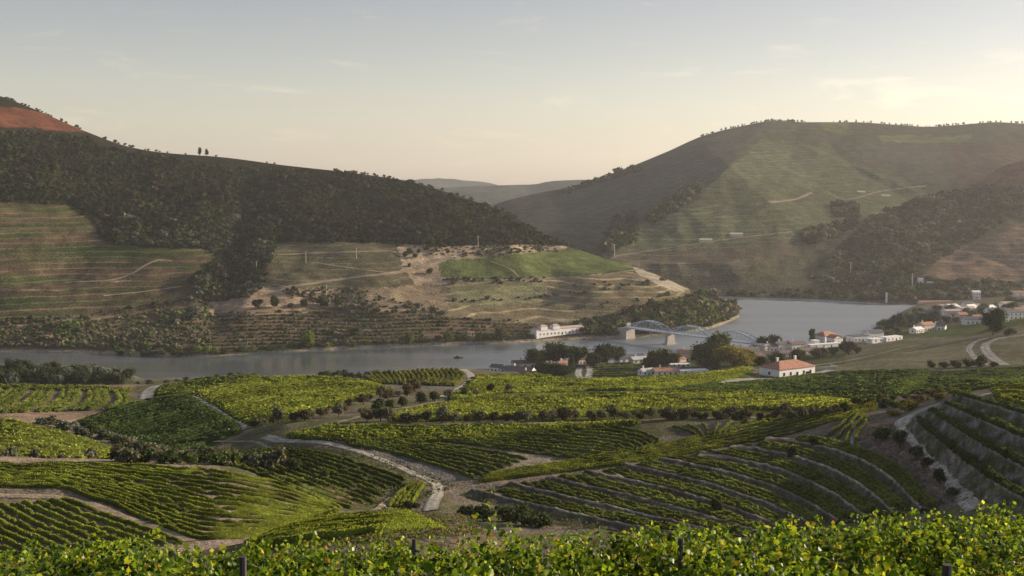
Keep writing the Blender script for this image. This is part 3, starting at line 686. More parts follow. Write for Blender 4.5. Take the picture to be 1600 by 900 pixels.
ribbon('track', near, [(298, 619), (318, 628), (345, 646), (362, 658), (386, 670)], 2.6, M_road, 'straight pale track between the two dome vineyards', 50, ymax=450)
ribbon('track', near, [(228, 624), (230, 614), (238, 606), (246, 602)], 4.5, M_road, 'short pale track on the dome crest', 20, ymax=480)
ribbon('track', near, [(300, 618), (350, 606), (395, 599), (415, 590)], 2.5, M_track, 'thin track under the crest vineyard', 40, ymax=480)
ribbon('track', near, [(385, 733), (412, 728), (432, 721), (446, 714)], 1.7, M_road, 'short pale path beside the round tree', 30, ymax=330, ymin=120)
ribbon('track', near, [(330, 690), (395, 690), (425, 703), (455, 712)], 1.1, M_track, 'narrow footpath above the garden plots', 40, ymax=330, ymin=120)
ribbon('track', near, [(690, 622), (718, 607), (737, 594), (733, 583), (722, 577)], 3.2, M_road, 'pale track round the striped terraces', 40, ymax=520)
ribbon('track', near, [(1085, 612), (1120, 602), (1150, 594), (1190, 592), (1230, 592), (1262, 586), (1300, 578)], 5.0, M_conc, 'pale yard and drive in front of the hilltop house', 60, ymax=620)
ribbon('track', near, [(-60, 772), (0, 775), (60, 776), (130, 786), (210, 815), (300, 848)], 2.0, M_track, 'dirt track between the two near vineyards', 60, ymax=200, ymin=60)
ribbon('track', near, [(585, 800), (612, 778), (640, 758)], 1.2, M_track, 'steep path beside the small diagonal rows', 30, ymax=300, ymin=120)
ribbon('track', near, [(560, 668), (640, 664), (760, 662), (900, 661), (1060, 655), (1160, 653), (1260, 656)], 2.0, M_track, 'long level track under the olive row', 90, ymax=330, ymin=200)
ribbon('track', near, [(520, 662), (560, 652), (600, 642), (640, 636), (680, 628), (720, 620), (800, 612)], 1.8, M_track, 'track climbing behind the orchard trees', 60, ymax=420, ymin=200)
ribbon('track', near, [(40, 655), (100, 672), (160, 700), (200, 716)], 1.6, M_track, 'track skirting the olive yellow field', 40, ymax=330, ymin=200)
ribbon('track', near, [(-60, 652), (0, 657), (60, 660), (110, 658), (140, 650)], 3.5, M_track, 'reddish headland below the curved terraces', 40, ymax=430, ymin=200)
ribbon('track', near, [(906, 574), (903, 584), (908, 591), (918, 590), (922, 580), (920, 572)], 5.0, M_conc, 'pale curved drive by the village trees', 30, ymin=520)
ribbon('track', near, [(1338, 655), (1332, 680), (1345, 712), (1385, 750), (1432, 795)], 1.3, M_road, 'pale path along the end of the lower terraces', 50, ymin=140, ymax=300)
ribbon('track', near, [(1400, 628), (1430, 612), (1468, 588)], 2.2, M_track, 'track between the two dark green vineyards', 30, ymax=640)
ribbon('track', left, [(-160, 518), (-60, 514), (0, 511), (60, 506), (100, 500), (160, 498)], 5.0, M_track, 'long level track above the river scrub', 60)
ribbon('track', left, [(100, 441), (170, 438), (205, 428), (228, 414), (250, 406), (270, 408)], 3.0, M_track, 'track climbing across the left terraces', 50)
ribbon('track', left, [(160, 462), (220, 456), (285, 447)], 2.2, M_track, 'pale line under the left terraces', 40)
ribbon('track', left, [(432, 398), (480, 396), (560, 393), (612, 392), (628, 402), (640, 412), (625, 425)], 3.0, M_track, 'level track over the middle vineyard', 70)
ribbon('track', left, [(420, 452), (480, 444), (540, 435), (600, 428), (650, 420), (680, 406), (760, 400), (880, 388)], 4.0, M_track, 'track from the middle vineyard to the ridge end', 90)
ribbon('track', left, [(500, 412), (560, 420), (620, 428)], 2.2, M_track, 'thin track slanting over the middle vineyard', 40)
ribbon('track', left, [(690, 434), (780, 437), (900, 433), (1000, 421)], 4.0, M_track, 'sandy edge below the bright green vineyard', 70)
ribbon('track', left, [(765, 408), (800, 422), (812, 434)], 2.0, M_track, 'pale line crossing the bright green vineyard', 20)
ribbon('track', left, [(340, 498), (430, 490), (500, 488), (540, 492)], 3.0, M_track, 'edge path above the olive grove', 50)
ribbon('track', left, [(1000, 428), (1035, 434), (1075, 452)], 4.0, M_track, 'pale crest track on the headland', 30)
ribbon('track', left, [(700, 470), (860, 462), (960, 448), (1040, 436)], 2.2, M_track, 'faint terrace path on the headland', 60)
ribbon('track', left, [(960, 520), (1000, 514), (1060, 510), (1100, 505)], 3.0, M_track, 'riverside track at the bridge head', 40)
ribbon('track', mount, [(1180, 318), (1240, 312), (1270, 300)], 5, M_track, 'pale track on the mountain face', 30)
ribbon('track', mount, [(960, 400), (1060, 385), (1150, 372), (1240, 362)], 4, M_track, 'lower track on the mountain face', 50)
ribbon('track', mount, [(1290, 298), (1320, 312), (1380, 298), (1450, 290)], 4, M_track, 'upper track beside the farm', 40)
ribbon('track', spur, [(1345, 462), (1355, 450), (1368, 440), (1380, 430)], 5, M_track, 'pale gully on the spur', 20)
ribbon('track', spur, [(1120, 466), (1250, 470), (1330, 474), (1450, 480), (1600, 478)], 6, M_conc, 'railway ledge above the far shore', 70)
# ------------------------------------------------------------------ foliage geometry
def quads(P_, size, col, seed, up=0.5, tri=False):
    """random little leaf-clump faces at the points P_"""
    rs = np.random.RandomState(seed); n = len(P_)
    d = rs.normal(size=(n, 3)); d[:, 2] += up; d /= np.linalg.norm(d, axis=1)[:, None]
    a = np.cross(d, rs.normal(size=(n, 3))); a /= np.linalg.norm(a, axis=1)[:, None] + 1e-9
    b = np.cross(d, a)
    s_ = (np.asarray(size) * rs.uniform(.65, 1.35, n))[:, None]
    if tri:
        V = np.stack([P_ + a * s_, P_ - a * s_ * .6 + b * s_ * .8, P_ - a * s_ * .6 - b * s_ * .8], 1)
        Fc = np.arange(n * 3).reshape(n, 3)
        return V.reshape(-1, 3), Fc, np.repeat(col, 3, 0)
    V = np.stack([P_ + a * s_, P_ + b * s_ * .75, P_ - a * s_, P_ - b * s_ * .75], 1)
    return V.reshape(-1, 3), np.arange(n * 4).reshape(n, 4), np.repeat(col, 4, 0)
VINE = {  # row tints, sunlight put into 'lit': mean, and the yellowed leaves among them
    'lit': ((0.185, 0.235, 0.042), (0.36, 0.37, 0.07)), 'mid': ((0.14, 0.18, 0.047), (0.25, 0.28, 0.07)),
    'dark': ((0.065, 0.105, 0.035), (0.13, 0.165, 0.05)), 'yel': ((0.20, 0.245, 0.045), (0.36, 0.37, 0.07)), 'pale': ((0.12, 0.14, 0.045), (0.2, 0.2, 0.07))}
NROW = 0
def vine_row(P_, w_, h_, c_, dens, kind, seed, zoff=0.0, name='vine_row', **k):
    """one planted row: a lumpy hedge core with leaf clumps over it"""
    global NROW
    rs = np.random.RandomState(seed)
    P_ = np.asarray(P_, float)
    d = np.r_[0, np.cumsum(np.linalg.norm(np.diff(P_, axis=0), axis=1))]
    Ln = d[-1]
    if Ln < 2: return None
    n = int(min(max(Ln / max(1.0, c_ * 2.2), 4), 160)) + 1
    q = np.linspace(0, Ln, n)
    C = np.stack([np.interp(q, d, P_[:, i]) for i in range(3)], -1); C[:, 2] += zoff
    T = np.gradient(C, axis=0); T[:, 2] = 0; T /= np.linalg.norm(T, axis=1)[:, None] + 1e-9
    N = np.stack([-T[:, 1], T[:, 0], 0 * T[:, 0]], -1)
    hh = h_ * (0.82 + 0.36 * rs.rand(n)); ww = w_ * (0.75 + 0.45 * rs.rand(n))
    hh *= 1 + .35 * fbm(C[:, 0] / 9, C[:, 1] / 9, 77); gap = rs.rand(n) < 0.08; hh[gap] *= 0.3; hh[0] *= .5; hh[-1] *= .5
    prof = [(-.42, .12), (-.5, .62), (-.1, .9), (.45, .68), (.42, .12)]
    V = np.stack([C + N * (a * ww)[:, None] + np.array([0, 0, 1]) * (b * hh)[:, None] + rs.normal(size=(n, 3)) * 0.06 * h_ for a, b in prof], 1)
    m = len(prof); idx = np.arange(n * m).reshape(n, m)
    Fq = np.stack([idx[:-1, :-1], idx[1:, :-1], idx[1:, 1:], idx[:-1, 1:]], -1).reshape(-1, 4)
    base, yl = [np.array(v) for v in VINE[kind]]
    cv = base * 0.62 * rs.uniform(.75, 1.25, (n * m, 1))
    nl = int(Ln * dens)
    s_ = rs.rand(nl) * Ln
    Q = np.stack([np.interp(s_, q, C[:, i]) for i in range(3)], -1); Nn = np.stack([np.interp(s_, q, N[:, i]) for i in range(3)], -1)
    hl = np.interp(s_, q, hh); wl_ = np.interp(s_, q, ww)
    th = rs.rand(nl) * math.pi
    Q += Nn * (np.cos(th) * wl_ * .55)[:, None]; Q[:, 2] += hl * (0.3 + 0.7 * np.sin(th) * rs.uniform(.75, 1.12, nl))
    mix = (rs.rand(nl) ** 2.2)[:, None]
    cl = (base * (1 - mix) + yl * mix) * rs.uniform(.7, 1.3, (nl, 1))
    v2, f2, c2 = quads(Q, c_ * .6, cl, seed + 1, up=0.8)
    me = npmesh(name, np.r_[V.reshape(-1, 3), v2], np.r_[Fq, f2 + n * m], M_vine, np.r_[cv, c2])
    NROW += 1
    return obj(name, me, **k)
FSEED = [100]
ORD = ['first', 'second', 'third', 'fourth', 'fifth', 'sixth', 'seventh', 'eighth', 'ninth', 'tenth', 'eleventh', 'twelfth']
def ordinal(i, n, edge):
    w_ = ORD[i - 1] if i <= 12 else str(i) + {1: 'st', 2: 'nd', 3: 'rd'}.get(i % 10 if i > 20 else 0, 'th')
    return w_ + ' from the ' + edge
def field(A, B, n, h=1.4, wfrac=None, w=0.8, kind='mid', c=0.3, dens=9, label='', group='', g=1.0, edge='far edge', wob=0.0, skip=None, S=36, ymin=0, ymax=1e9, trim=0.0, zoff=0, pair=None):
    a = resample(A, S); b = resample(B, S)
    rs = np.random.RandomState(FSEED[0])
    ts = [((i + .5) / n) ** g for i in range(n)]
    if pair: ts = [(k_ + u) / pair[0] for k_ in range(pair[0]) for u in pair[1]]
    rows = []
    if not wfrac: h *= .56; w *= .72; c *= .74; dens *= 1.25
    else: h *= .75
    for i, t_ in enumerate(ts):
        if skip and skip(i): continue
        L_ = a * (1 - t_) + b * t_
        if wob: L_ = L_ + np.stack([0 * L_[:, 0], wob * fbm(L_[:, 0] / 45, L_[:, 1] / 20 + i * .15, 7, 2)], -1)
        if trim:
            lo = rs.uniform(0, trim); hi = 1 - rs.uniform(0, trim)
            L_ = resample(L_, S * 3)[int(lo * S * 3):int(hi * S * 3)][::3]
        rows.append(np.array([near.hit(x_, y_, ymin=ymin, ymax=ymax) for x_, y_ in L_]))
    for i, P_ in enumerate(rows):
        ww = w
        if wfrac:
            j = i + 1 if i + 1 < len(rows) else i - 1
            m_ = min(len(P_), len(rows[j])) // 2
            ww = float(np.min(np.linalg.norm(rows[j][:, :2] - P_[m_, :2], axis=1))) * wfrac
            ww = min(max(ww, .7), 3.4)
        FSEED[0] += 3
        vine_row(P_, ww, h, c, dens, kind, FSEED[0], zoff=zoff, label=label + ', ' + ordinal(i + 1, len(rows), edge), group=group, cat='vine row')
# near left dome
field([(-110, 722), (0, 725), (200, 727), (350, 737), (450, 757), (545, 799)], [(-110, 762), (0, 764), (80, 762), (150, 782), (240, 820), (330, 846), (430, 838), (500, 818)], 16, kind='lit', w=.62, h=.95, c=.18, dens=46, wob=3.5,
      label='bright green vine row curving over the near left slope', group='vine rows on the near left slope', ymin=80, ymax=190, S=60, trim=.03)
field([(105, 780), (150, 796), (210, 818), (300, 850)], [(-110, 798), (-60, 835), (0, 862), (40, 885)], 11, kind='lit', w=.62, h=1.0, c=.18, dens=50,
      label='straight vine row below the dirt track at bottom left', group='vine rows below the dirt track', ymin=70, ymax=190, S=50, trim=.02)
field([(-110, 652), (0, 656), (60, 668), (120, 685), (190, 712)], [(-110, 718), (0, 720), (100, 721), (185, 719)], 13, kind='yel', wfrac=.85, h=1.1, c=.55, dens=4.5,
      label='olive yellow vine row in the small flat left field', group='vine rows of the olive yellow field', ymin=200, ymax=330)
field([(-110, 608), (-170, 632), (-215, 654)], [(196, 612), (206, 628), (186, 640)], 30, kind='mid', wfrac=.62, h=1.3, c=.5, dens=6, skip=lambda i: i % 4 == 3,
      label='vine row running downhill in the reddish striped field', edge='left', group='vine rows of the reddish striped field', ymin=250, ymax=500, S=20)
field([(-110, 603), (0, 603), (100, 604), (205, 608)], [(-110, 609), (0, 609), (100, 611), (200, 614)], 3, kind='mid', wfrac=.8, h=1.3, c=.6, dens=5,
      label='level vine row along the crest of the striped field', group='crest vine rows of the striped field', ymin=300, ymax=500)
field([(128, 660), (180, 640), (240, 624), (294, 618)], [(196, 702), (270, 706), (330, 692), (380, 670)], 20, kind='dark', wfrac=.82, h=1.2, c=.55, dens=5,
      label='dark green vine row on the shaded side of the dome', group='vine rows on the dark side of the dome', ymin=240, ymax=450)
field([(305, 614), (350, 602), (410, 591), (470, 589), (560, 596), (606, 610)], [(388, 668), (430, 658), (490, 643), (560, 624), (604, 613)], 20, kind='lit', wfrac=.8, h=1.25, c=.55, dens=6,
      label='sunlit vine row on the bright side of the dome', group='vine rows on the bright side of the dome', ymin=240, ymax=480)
field([(250, 605), (330, 591), (405, 587)], [(242, 620), (300, 613), (395, 598)], 6, kind='mid', wfrac=.8, h=1.3, c=.6, dens=5,
      label='vine row in the thin strip along the dome crest', group='vine rows along the dome crest', ymin=300, ymax=500)
field([(566, 584), (572, 592), (585, 600)], [(716, 578), (728, 590), (712, 604)], 20, kind='pale', wfrac=.5, h=1.4, c=.55, dens=5,
      label='short vine row of the striped terraces above the river', edge='left', group='vine rows of the striped terraces', ymin=300, ymax=520, S=14)
field([(445, 682), (520, 668), (700, 669), (880, 667), (1000, 662)], [(480, 688), (600, 693), (740, 690), (860, 674), (1000, 664)], 8, kind='lit', wfrac=.8, h=1.3, c=.42, dens=9,
      label='bright vine row below the olive line', group='vine rows below the olive line', ymin=200, ymax=320, S=70)
field([(610, 652), (690, 633), (780, 622), (920, 617), (1120, 614), (1250, 621), (1330, 629)], [(620, 659), (750, 656), (900, 652), (1080, 643), (1200, 640), (1330, 640)], 14, kind='yel', wfrac=.8, h=1.25, c=.45, dens=8,
      label='yellow green vine row in the long central field', group='vine rows of the long central field', ymin=230, ymax=450, S=80)
field([(745, 588), (830, 586), (905, 594), (1000, 591), (1100, 584), (1175, 574)], [(700, 626), (790, 615), (900, 612), (1000, 610), (1100, 599), (1150, 591)], 13, kind='lit', wfrac=.8, h=1.3, c=.5, dens=6,
      label='pale green vine row on the crest above the village', group='vine rows on the crest above the village', ymin=290, ymax=600, S=60)
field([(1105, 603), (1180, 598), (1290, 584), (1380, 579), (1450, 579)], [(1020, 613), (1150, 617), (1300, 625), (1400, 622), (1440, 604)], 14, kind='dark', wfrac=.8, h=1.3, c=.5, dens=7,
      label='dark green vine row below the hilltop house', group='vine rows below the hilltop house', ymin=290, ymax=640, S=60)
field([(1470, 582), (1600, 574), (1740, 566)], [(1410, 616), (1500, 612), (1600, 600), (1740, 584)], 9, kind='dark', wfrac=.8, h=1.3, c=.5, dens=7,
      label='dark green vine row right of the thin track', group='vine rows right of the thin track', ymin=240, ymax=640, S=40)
field([(925, 570), (960, 567), (1004, 565)], [(925, 588), (960, 590), (1000, 586)], 6, kind='mid', wfrac=.8, h=1.4, c=.8, dens=3,
      label='vine row in the small field among the village trees', group='vine rows among the village trees', ymin=530, ymax=900, S=20)
field([(745, 673), (850, 666), (950, 667), (1015, 679), (1034, 692), (1015, 705)], [(700, 692), (790, 705), (870, 716), (925, 722), (960, 716)], 11, kind='mid', w=.8, h=1.35, c=.32, dens=17,
      label='vine row in the fan whose ends bend uphill', group='vine rows of the bending fan', ymin=190, ymax=300, S=60)
field([(535, 689), (640, 692), (740, 702), (830, 717)], [(548, 697), (620, 712), (690, 734), (738, 752)], 8, kind='mid', w=.8, h=1.35, c=.32, dens=17,
      label='vine row slanting down above the gravel road', group='vine rows above the gravel road', ymin=180, ymax=300, S=50)
field([(762, 743), (880, 722), (1000, 702), (1100, 680), (1200, 658), (1325, 635)], [(740, 757), (880, 740), (1000, 726), (1120, 703), (1225, 684), (1300, 662), (1372, 641)], 6, kind='lit', w=.62, h=1.15, c=.26, dens=32,
      label='long sunlit vine row of the diagonal band', group='vine rows of the diagonal band', ymin=180, ymax=330, S=90)
field([(1040, 668), (1075, 678), (1088, 688)], [(1225, 652), (1200, 660), (1150, 672)], 8, kind='mid', w=.8, h=1.3, c=.32, dens=15,
      label='short vine row beneath the shaded hedgerow', edge='left', group='short rows beneath the shaded hedgerow', ymin=190, ymax=320, S=20)
field([(1335, 640), (1300, 672), (1270, 690)], [(1360, 655), (1342, 690), (1350, 712)], 4, kind='mid', w=.8, h=1.3, c=.3, dens=18,
      label='vine row bending down towards the bare bank', edge='left', group='vine rows beside the bare bank', ymin=170, ymax=320, S=24)
field([(642, 757), (620, 775), (604, 792)], [(666, 757), (655, 775), (645, 796)], 5, kind='lit', w=.7, h=1.3, c=.28, dens=22,
      label='short diagonal vine row left of the road bend', edge='left', group='short diagonal rows by the road bend', ymin=150, ymax=300, S=16)
field([(440, 699), (520, 712), (600, 735), (650, 755)], [(300, 708), (395, 742), (470, 772), (560, 803)], 11, kind='mid', w=.8, h=1.2, c=.3, dens=16, g=1.0,
      label='sparse dark vine row under the roadside wall', group='vine rows under the roadside wall', ymin=150, ymax=300, S=40, trim=.06)
field([(392, 845), (450, 822), (520, 810), (640, 803)], [(392, 862), (460, 850), (560, 840), (640, 832), (700, 828)], 8, kind='lit', w=.7, h=.75, c=.10, dens=110,
      label='pale young vine row just beyond the closest vines', group='young vine rows beyond the closest vines', ymin=44, ymax=80, S=30)
# ------------------------------------------------------------------ stepped terraces
def terraces(A, B, n, label, S=90, amp=1.0, ymin=150, ymax=320, shelf=.56, edge=.58, bank=(.115, .098, .075), lip=(.44, .36, .27), seed=1):
    a = resample(A, S); b = resample(B, S)
    us = [(0.0, 0.05, bank), (0.06, 0.16, (.15, .13, .09)), (shelf - .04, .16 + amp * .55, (.16, .14, .10)), (shelf, .2 + amp * .6, lip), (edge, .2 + amp * .62, lip), (edge + .04, .15 + amp * .45, bank)] + [(edge + .04 + (.96 - edge) * q_, .08 + amp * .42 * (1 - q_), bank) for q_ in (.18, .36, .54, .72, .88, .999)]
    us[-1] = (.999, .06, bank)
    V = []; Cc = []
    for k in range(n):
        for u, zo, cc in us:
            t_ = (k + u) / n
            L_ = a * (1 - t_) + b * t_
            L_ = L_ + np.stack([0 * L_[:, 0], 1.6 * fbm(L_[:, 0] / 45, L_[:, 1] / 20 + k * .3, 7, 2)], -1)
            P_ = np.array([near.hit(x_, y_, ymin=ymin, ymax=ymax) for x_, y_ in L_])
            P_[:, 2] += zo + fbm(P_[:, 0] / 1.5, P_[:, 1] / 1.5 + k + u * 5, seed) * (.3 if u > .55 else .12)
            V.append(P_)
            gr = np.clip(.5 + 2.2 * fbm(P_[:, 0] / 3, P_[:, 1] / 3 + k, seed + 14), 0, 1)[:, None] if cc is bank else 0
            cj = (np.array(cc)[None] * (1 - gr) + np.array([.085, .095, .045]) * gr) * (1 + .8 * fbm(P_[:, 0] / 1.6, P_[:, 1] / 1.6 + u * 9, seed + 4))[:, None]
            if cc is lip:   # the pale shelf edge comes and goes
                m_ = np.clip(1.2 + 3 * fbm(P_[:, 0] / 16, P_[:, 1] / 16 + k * 3, seed + 8), 0, 1)[:, None]
                cj = cj * m_ + np.array([.17, .15, .11]) * (1 - m_)
            Cc.append(cj)
    V = np.array(V); m = len(V); idx = np.arange(m * S).reshape(m, S)
    Fc = np.stack([idx[:-1, :-1], idx[:-1, 1:], idx[1:, 1:], idx[1:, :-1]], -1).reshape(-1, 4)
    return obj('terraced_slope', npmesh('terraced_slope', V.reshape(-1, 3), Fc, M_terr, np.array(Cc).reshape(-1, 3)), kind='structure', label=label)
TA = [(1248, 684), (1338, 702), (1415, 742), (1466, 800)]; TB = [(716, 774), (820, 800), (950, 828), (1080, 850)]
terraces(TA, TB, 9, 'grey schist terraces stepping down to the foreground slope', S=120, shelf=.58, edge=.63, amp=1.0, lip=(.36, .30, .23))
field(TA, TB, 27, kind='mid', w=.95, h=1.55, c=.26, dens=30, pair=(9, (.08, .28, .47)), zoff=.25, wob=1.6, ymin=150, ymax=320, S=90, trim=.05,
      label='vine row along a shelf of the lower grey terraces', group='vine rows of the lower grey terraces')
for a_, b_, w2 in (((1090, 716), (1155, 722), 3.4), ((1140, 702), (1200, 708), 2.6), ((1012, 733), (1075, 745), 3.2), ((930, 742), (985, 756), 3.0), ((862, 750), (915, 762), 2.8), ((1195, 690), (1250, 694), 2.2)):
    ribbon('terrace_ramp', near, [a_, ((a_[0] + b_[0]) / 2, (a_[1] + b_[1]) / 2 - 1), b_], w2, M_track, 'pale earth ramp where a lower terrace meets the diagonal rows', 20, lift=.75, ymin=150, ymax=320, wv=.8, taper=True)
UA = [(1500, 622), (1560, 636), (1640, 660), (1740, 690)]; UB = [(1412, 668), (1470, 730), (1540, 792), (1600, 830)]
terraces(UA, UB, 4, 'steep schist terraces beside the farm road', S=80, amp=1.6, ymin=110, ymax=330, shelf=.3, edge=.36, bank=(.19, .17, .155), lip=(.24, .21, .18), seed=3)
field(UA, UB, 8, kind='dark', w=1.1, h=2.0, c=.28, dens=30, pair=(4, (.14, .25)), zoff=.6, ymin=110, ymax=330, S=60, trim=.04,
      label='vine row on the steep schist terraces by the farm road', group='vine rows by the farm road')
field([(1545, 608), (1600, 600), (1740, 590)], [(1560, 626), (1620, 640), (1740, 665)], 6, kind='yel', w=.9, h=1.4, c=.3, dens=22, ymin=110, ymax=330,
      label='yellow green vine row at the top of the schist slope', group='vine rows at the top of the schist slope', S=30)
#PART3
# ------------------------------------------------------------------ trees
TINT = {'olive': ((0.10, 0.105, 0.065), (0.19, 0.19, 0.13)), 'dark': ((0.035, 0.05, 0.022), (0.075, 0.095, 0.035)), 'green': ((0.055, 0.08, 0.025), (0.12, 0.15, 0.045)),
        'brown': ((0.08, 0.07, 0.045), (0.165, 0.135, 0.085)), 'gold': ((0.14, 0.13, 0.03), (0.30, 0.23, 0.04)), 'cypress': ((0.025, 0.038, 0.02), (0.05, 0.065, 0.03)), 'lime': ((0.10, 0.14, 0.03), (0.2, 0.24, 0.05)),
        'grey': ((0.07, 0.085, 0.07), (0.13, 0.15, 0.11))}
def crown_mesh(kind, seed, shape=(1, 1, .8), nb=9, nq=420, qs=.12, zc=1.0):
    """unit crown: lumpy clumps of small faces round an uneven core; base at z=0.25"""
    rs = np.random.RandomState(seed)
    u = rs.normal(size=(nb, 3)); u /= np.linalg.norm(u, axis=1)[:, None]
    cen = u * rs.uniform(.35, .68, (nb, 1)) * np.array(shape); cen[0] *= .1
    rad = rs.uniform(.34, .52, nb); rad[0] = .6
    lo, hi = [np.array(v) for v in TINT[kind]]
    bl = rs.rand(nb)
    k = rs.choice(nb, nq, p=rad ** 2 / np.sum(rad ** 2))
    v = rs.normal(size=(nq, 3)); v /= np.linalg.norm(v, axis=1)[:, None]
    P_ = cen[k] + v * (rad[k] * rs.uniform(.78, 1.12, nq))[:, None] * np.clip(np.array(shape), .6, 1.2)
    t_ = np.clip(bl[k] * .6 + rs.rand(nq) * .5, 0, 1)[:, None]
    col = (lo * (1 - t_) + hi * t_) * rs.uniform(.75, 1.25, (nq, 1))
    V, Fc, Cq = quads(P_, qs, col, seed + 1, up=.3, tri=False)
    # cores
    import itertools
    CV = []; CF = []; CC = []
    ico = np.array([(0, 0, 1)] + [(math.cos(a) * math.sin(e_), math.sin(a) * math.sin(e_), math.cos(e_)) for e_ in (1.05, 2.1) for a in np.linspace(0, 2 * math.pi, 6, endpoint=False) + e_] + [(0, 0, -1)])
    fq = [(0, 1 + i, 1 + (i + 1) % 6, 1 + (i + 1) % 6) for i in range(6)] + [(1 + i, 7 + i, 7 + (i + 1) % 6, 1 + (i + 1) % 6) for i in range(6)] + [(7 + i, 13, 7 + (i + 1) % 6, 7 + (i + 1) % 6) for i in range(6)]
    off_ = len(V)
    tris = []
    for b in range(nb):
        vv = cen[b] + ico * rad[b] * .8 * np.array(shape) * rs.uniform(.8, 1.1, (14, 1))
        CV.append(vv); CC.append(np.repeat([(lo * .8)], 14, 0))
        for q_ in fq:
            a_, b_, c_, d_ = q_
            tris.append((a_ + off_ + b * 14, b_ + off_ + b * 14, c_ + off_ + b * 14))
            if d_ != c_: tris.append((a_ + off_ + b * 14, c_ + off_ + b * 14, d_ + off_ + b * 14))
    Ft = np.r_[Fc[:, [0, 1, 2]], Fc[:, [0, 2, 3]], np.array(tris)]
    V = np.r_[V, np.concatenate(CV)]; Cq = np.r_[Cq, np.concatenate(CC)]
    V[:, 2] += zc
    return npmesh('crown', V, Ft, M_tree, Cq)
def trunk_mesh(h=1.0, r=.09, seed=0, limbs=4):
    rs = random.Random(seed); m = MB()
    top = (rs.uniform(-.08, .08), rs.uniform(-.08, .08), h * .7)
    m.bar((0, 0, -.4), top, r * 1.25, 7, r * .75)
    for i in range(limbs):
        a = 2 * math.pi * (i + rs.random() * .5) / limbs
        m.bar(top, (top[0] + math.cos(a) * .4, top[1] + math.sin(a) * .4, h + rs.uniform(.05, .3)), r * .55, 5, r * .2)
    return m.mesh('trunk', M_bark)
PROTO = {}
def proto(kind, form):
    key = (kind, form)
    if key in PROTO: return PROTO[key]
    L_ = []
    for v in range(3):
        sd_ = sum(map(ord, kind + form)) * 7 + v
        if form == 'round': c_ = crown_mesh(kind, sd_, (1, 1, .82), 10, 520, .10, .95); t_ = trunk_mesh(.7, .09, sd_)
        elif form == 'bush': c_ = crown_mesh(kind, sd_, (1.1, 1, .62), 7, 260, .12, .52); t_ = trunk_mesh(.35, .07, sd_, 3)
        elif form == 'tall': c_ = crown_mesh(kind, sd_, (.9, .9, 1.35), 14, 900, .085, 1.6); t_ = trunk_mesh(1.0, .1, sd_)
        elif form == 'big': c_ = crown_mesh(kind, sd_, (1.1, 1, .95), 22, 1700, .06, 1.05); t_ = trunk_mesh(.8, .09, sd_)
        elif form == 'cypress': c_ = crown_mesh(kind, sd_, (.8, .8, 4.2), 16, 500, .16, 3.6); t_ = trunk_mesh(.8, .12, sd_, 2)
        elif form == 'dot': c_ = crown_mesh(kind, sd_, (1, 1, .8), 4, 60, .22, .8); t_ = trunk_mesh(.5, .1, sd_, 2)
        L_.append((c_, t_))
    PROTO[key] = L_
    return L_
NT = 0
def tree(name, pos, rad, kind, form, label, cat='tree', group=None, hs=1.0):
    global NT
    NT += 1
    c_, t_ = proto(kind, form)[NT % 3]
    r_ = empty(name, pos, rz=(NT * 2.4) % 6.28, label=label, cat=cat, group=group)
    r_.scale = (rad * (.86 + .34 * ((NT * .618) % 1)), rad * (.86 + .34 * ((NT * .379) % 1)), rad * hs * (.85 + .35 * ((NT * .271) % 1)))
    obj('trunk', t_, r_); obj('crown', c_, r_)
    return r_
def tree_px(name, patch, px, py, wpx, kind, form, label, cat='tree', group=None, hs=1.0, **k):
    P_ = patch.hit(px, py, **k)
    return tree(name, P_, wpx / F * P_[1] / 2 / 1.1, kind, form, label, cat, group, hs)
def line_trees(name, patch, pts, n, wpx, kinds, form, label, cat, group, jit=2.0, hs=1.0, **k):
    q = resample(pts, n); rs = np.random.RandomState(len(group) * 13 + n)
    for i, (a, b) in enumerate(q):
        kd = kinds[rs.randint(len(kinds))]
        wv = wpx * (1 + (b - pts[0][1]) / 900) * rs.uniform(.75, 1.3)
        tree_px(name, patch, a + rs.normal() * jit, b + rs.normal() * jit * .35, wv * 1.38, kd, form, label + (', ' + ordinal(i + 1, n, 'left') if jit <= 4 else ''), cat, group, hs * rs.uniform(.85, 1.1), **k)
OL = ['olive', 'olive', 'brown']
line_trees('olive_tree', near, [(575, 659), (700, 661), (830, 660), (930, 657), (1040, 655)], 25, 17, OL, 'round', 'grey green olive tree in the long level row', 'tree', 'olive trees of the long level row', ymin=200, ymax=330)
line_trees('olive_tree', near, [(565, 646), (620, 637), (670, 628), (735, 619), (790, 613)], 11, 17, ['olive', 'dark'], 'round', 'dark olive tree in the row climbing past the track', 'tree', 'olive trees climbing past the track', ymin=200, ymax=430)
line_trees('almond_tree', near, [(400, 668), (470, 657), (520, 650), (550, 640), (580, 627), (625, 620), (650, 614)], 19, 17, ['brown', 'olive', 'brown'], 'round', 'brownish tree of the loose row beside the bright dome', 'tree', 'brownish trees beside the bright dome', jit=4, ymin=200, ymax=430)
line_trees('hedge_bush', near, [(1040, 655), (1100, 654), (1180, 655), (1260, 652), (1320, 646)], 22, 17, ['dark', 'brown', 'brown', 'olive'], 'bush', 'dark bush in the hedgerow over the short rows', 'bush', 'bushes of the dark hedgerow', jit=3, ymin=200, ymax=330, hs=1.3)
line_trees('hedge_bush', near, [(1335, 640), (1370, 635), (1410, 640), (1450, 628), (1500, 622)], 14, 20, ['brown', 'green', 'gold'], 'bush', 'rusty bush on the verge of the farm road', 'bush', 'rusty bushes by the farm road', jit=5, ymin=180, ymax=330, hs=1.1)
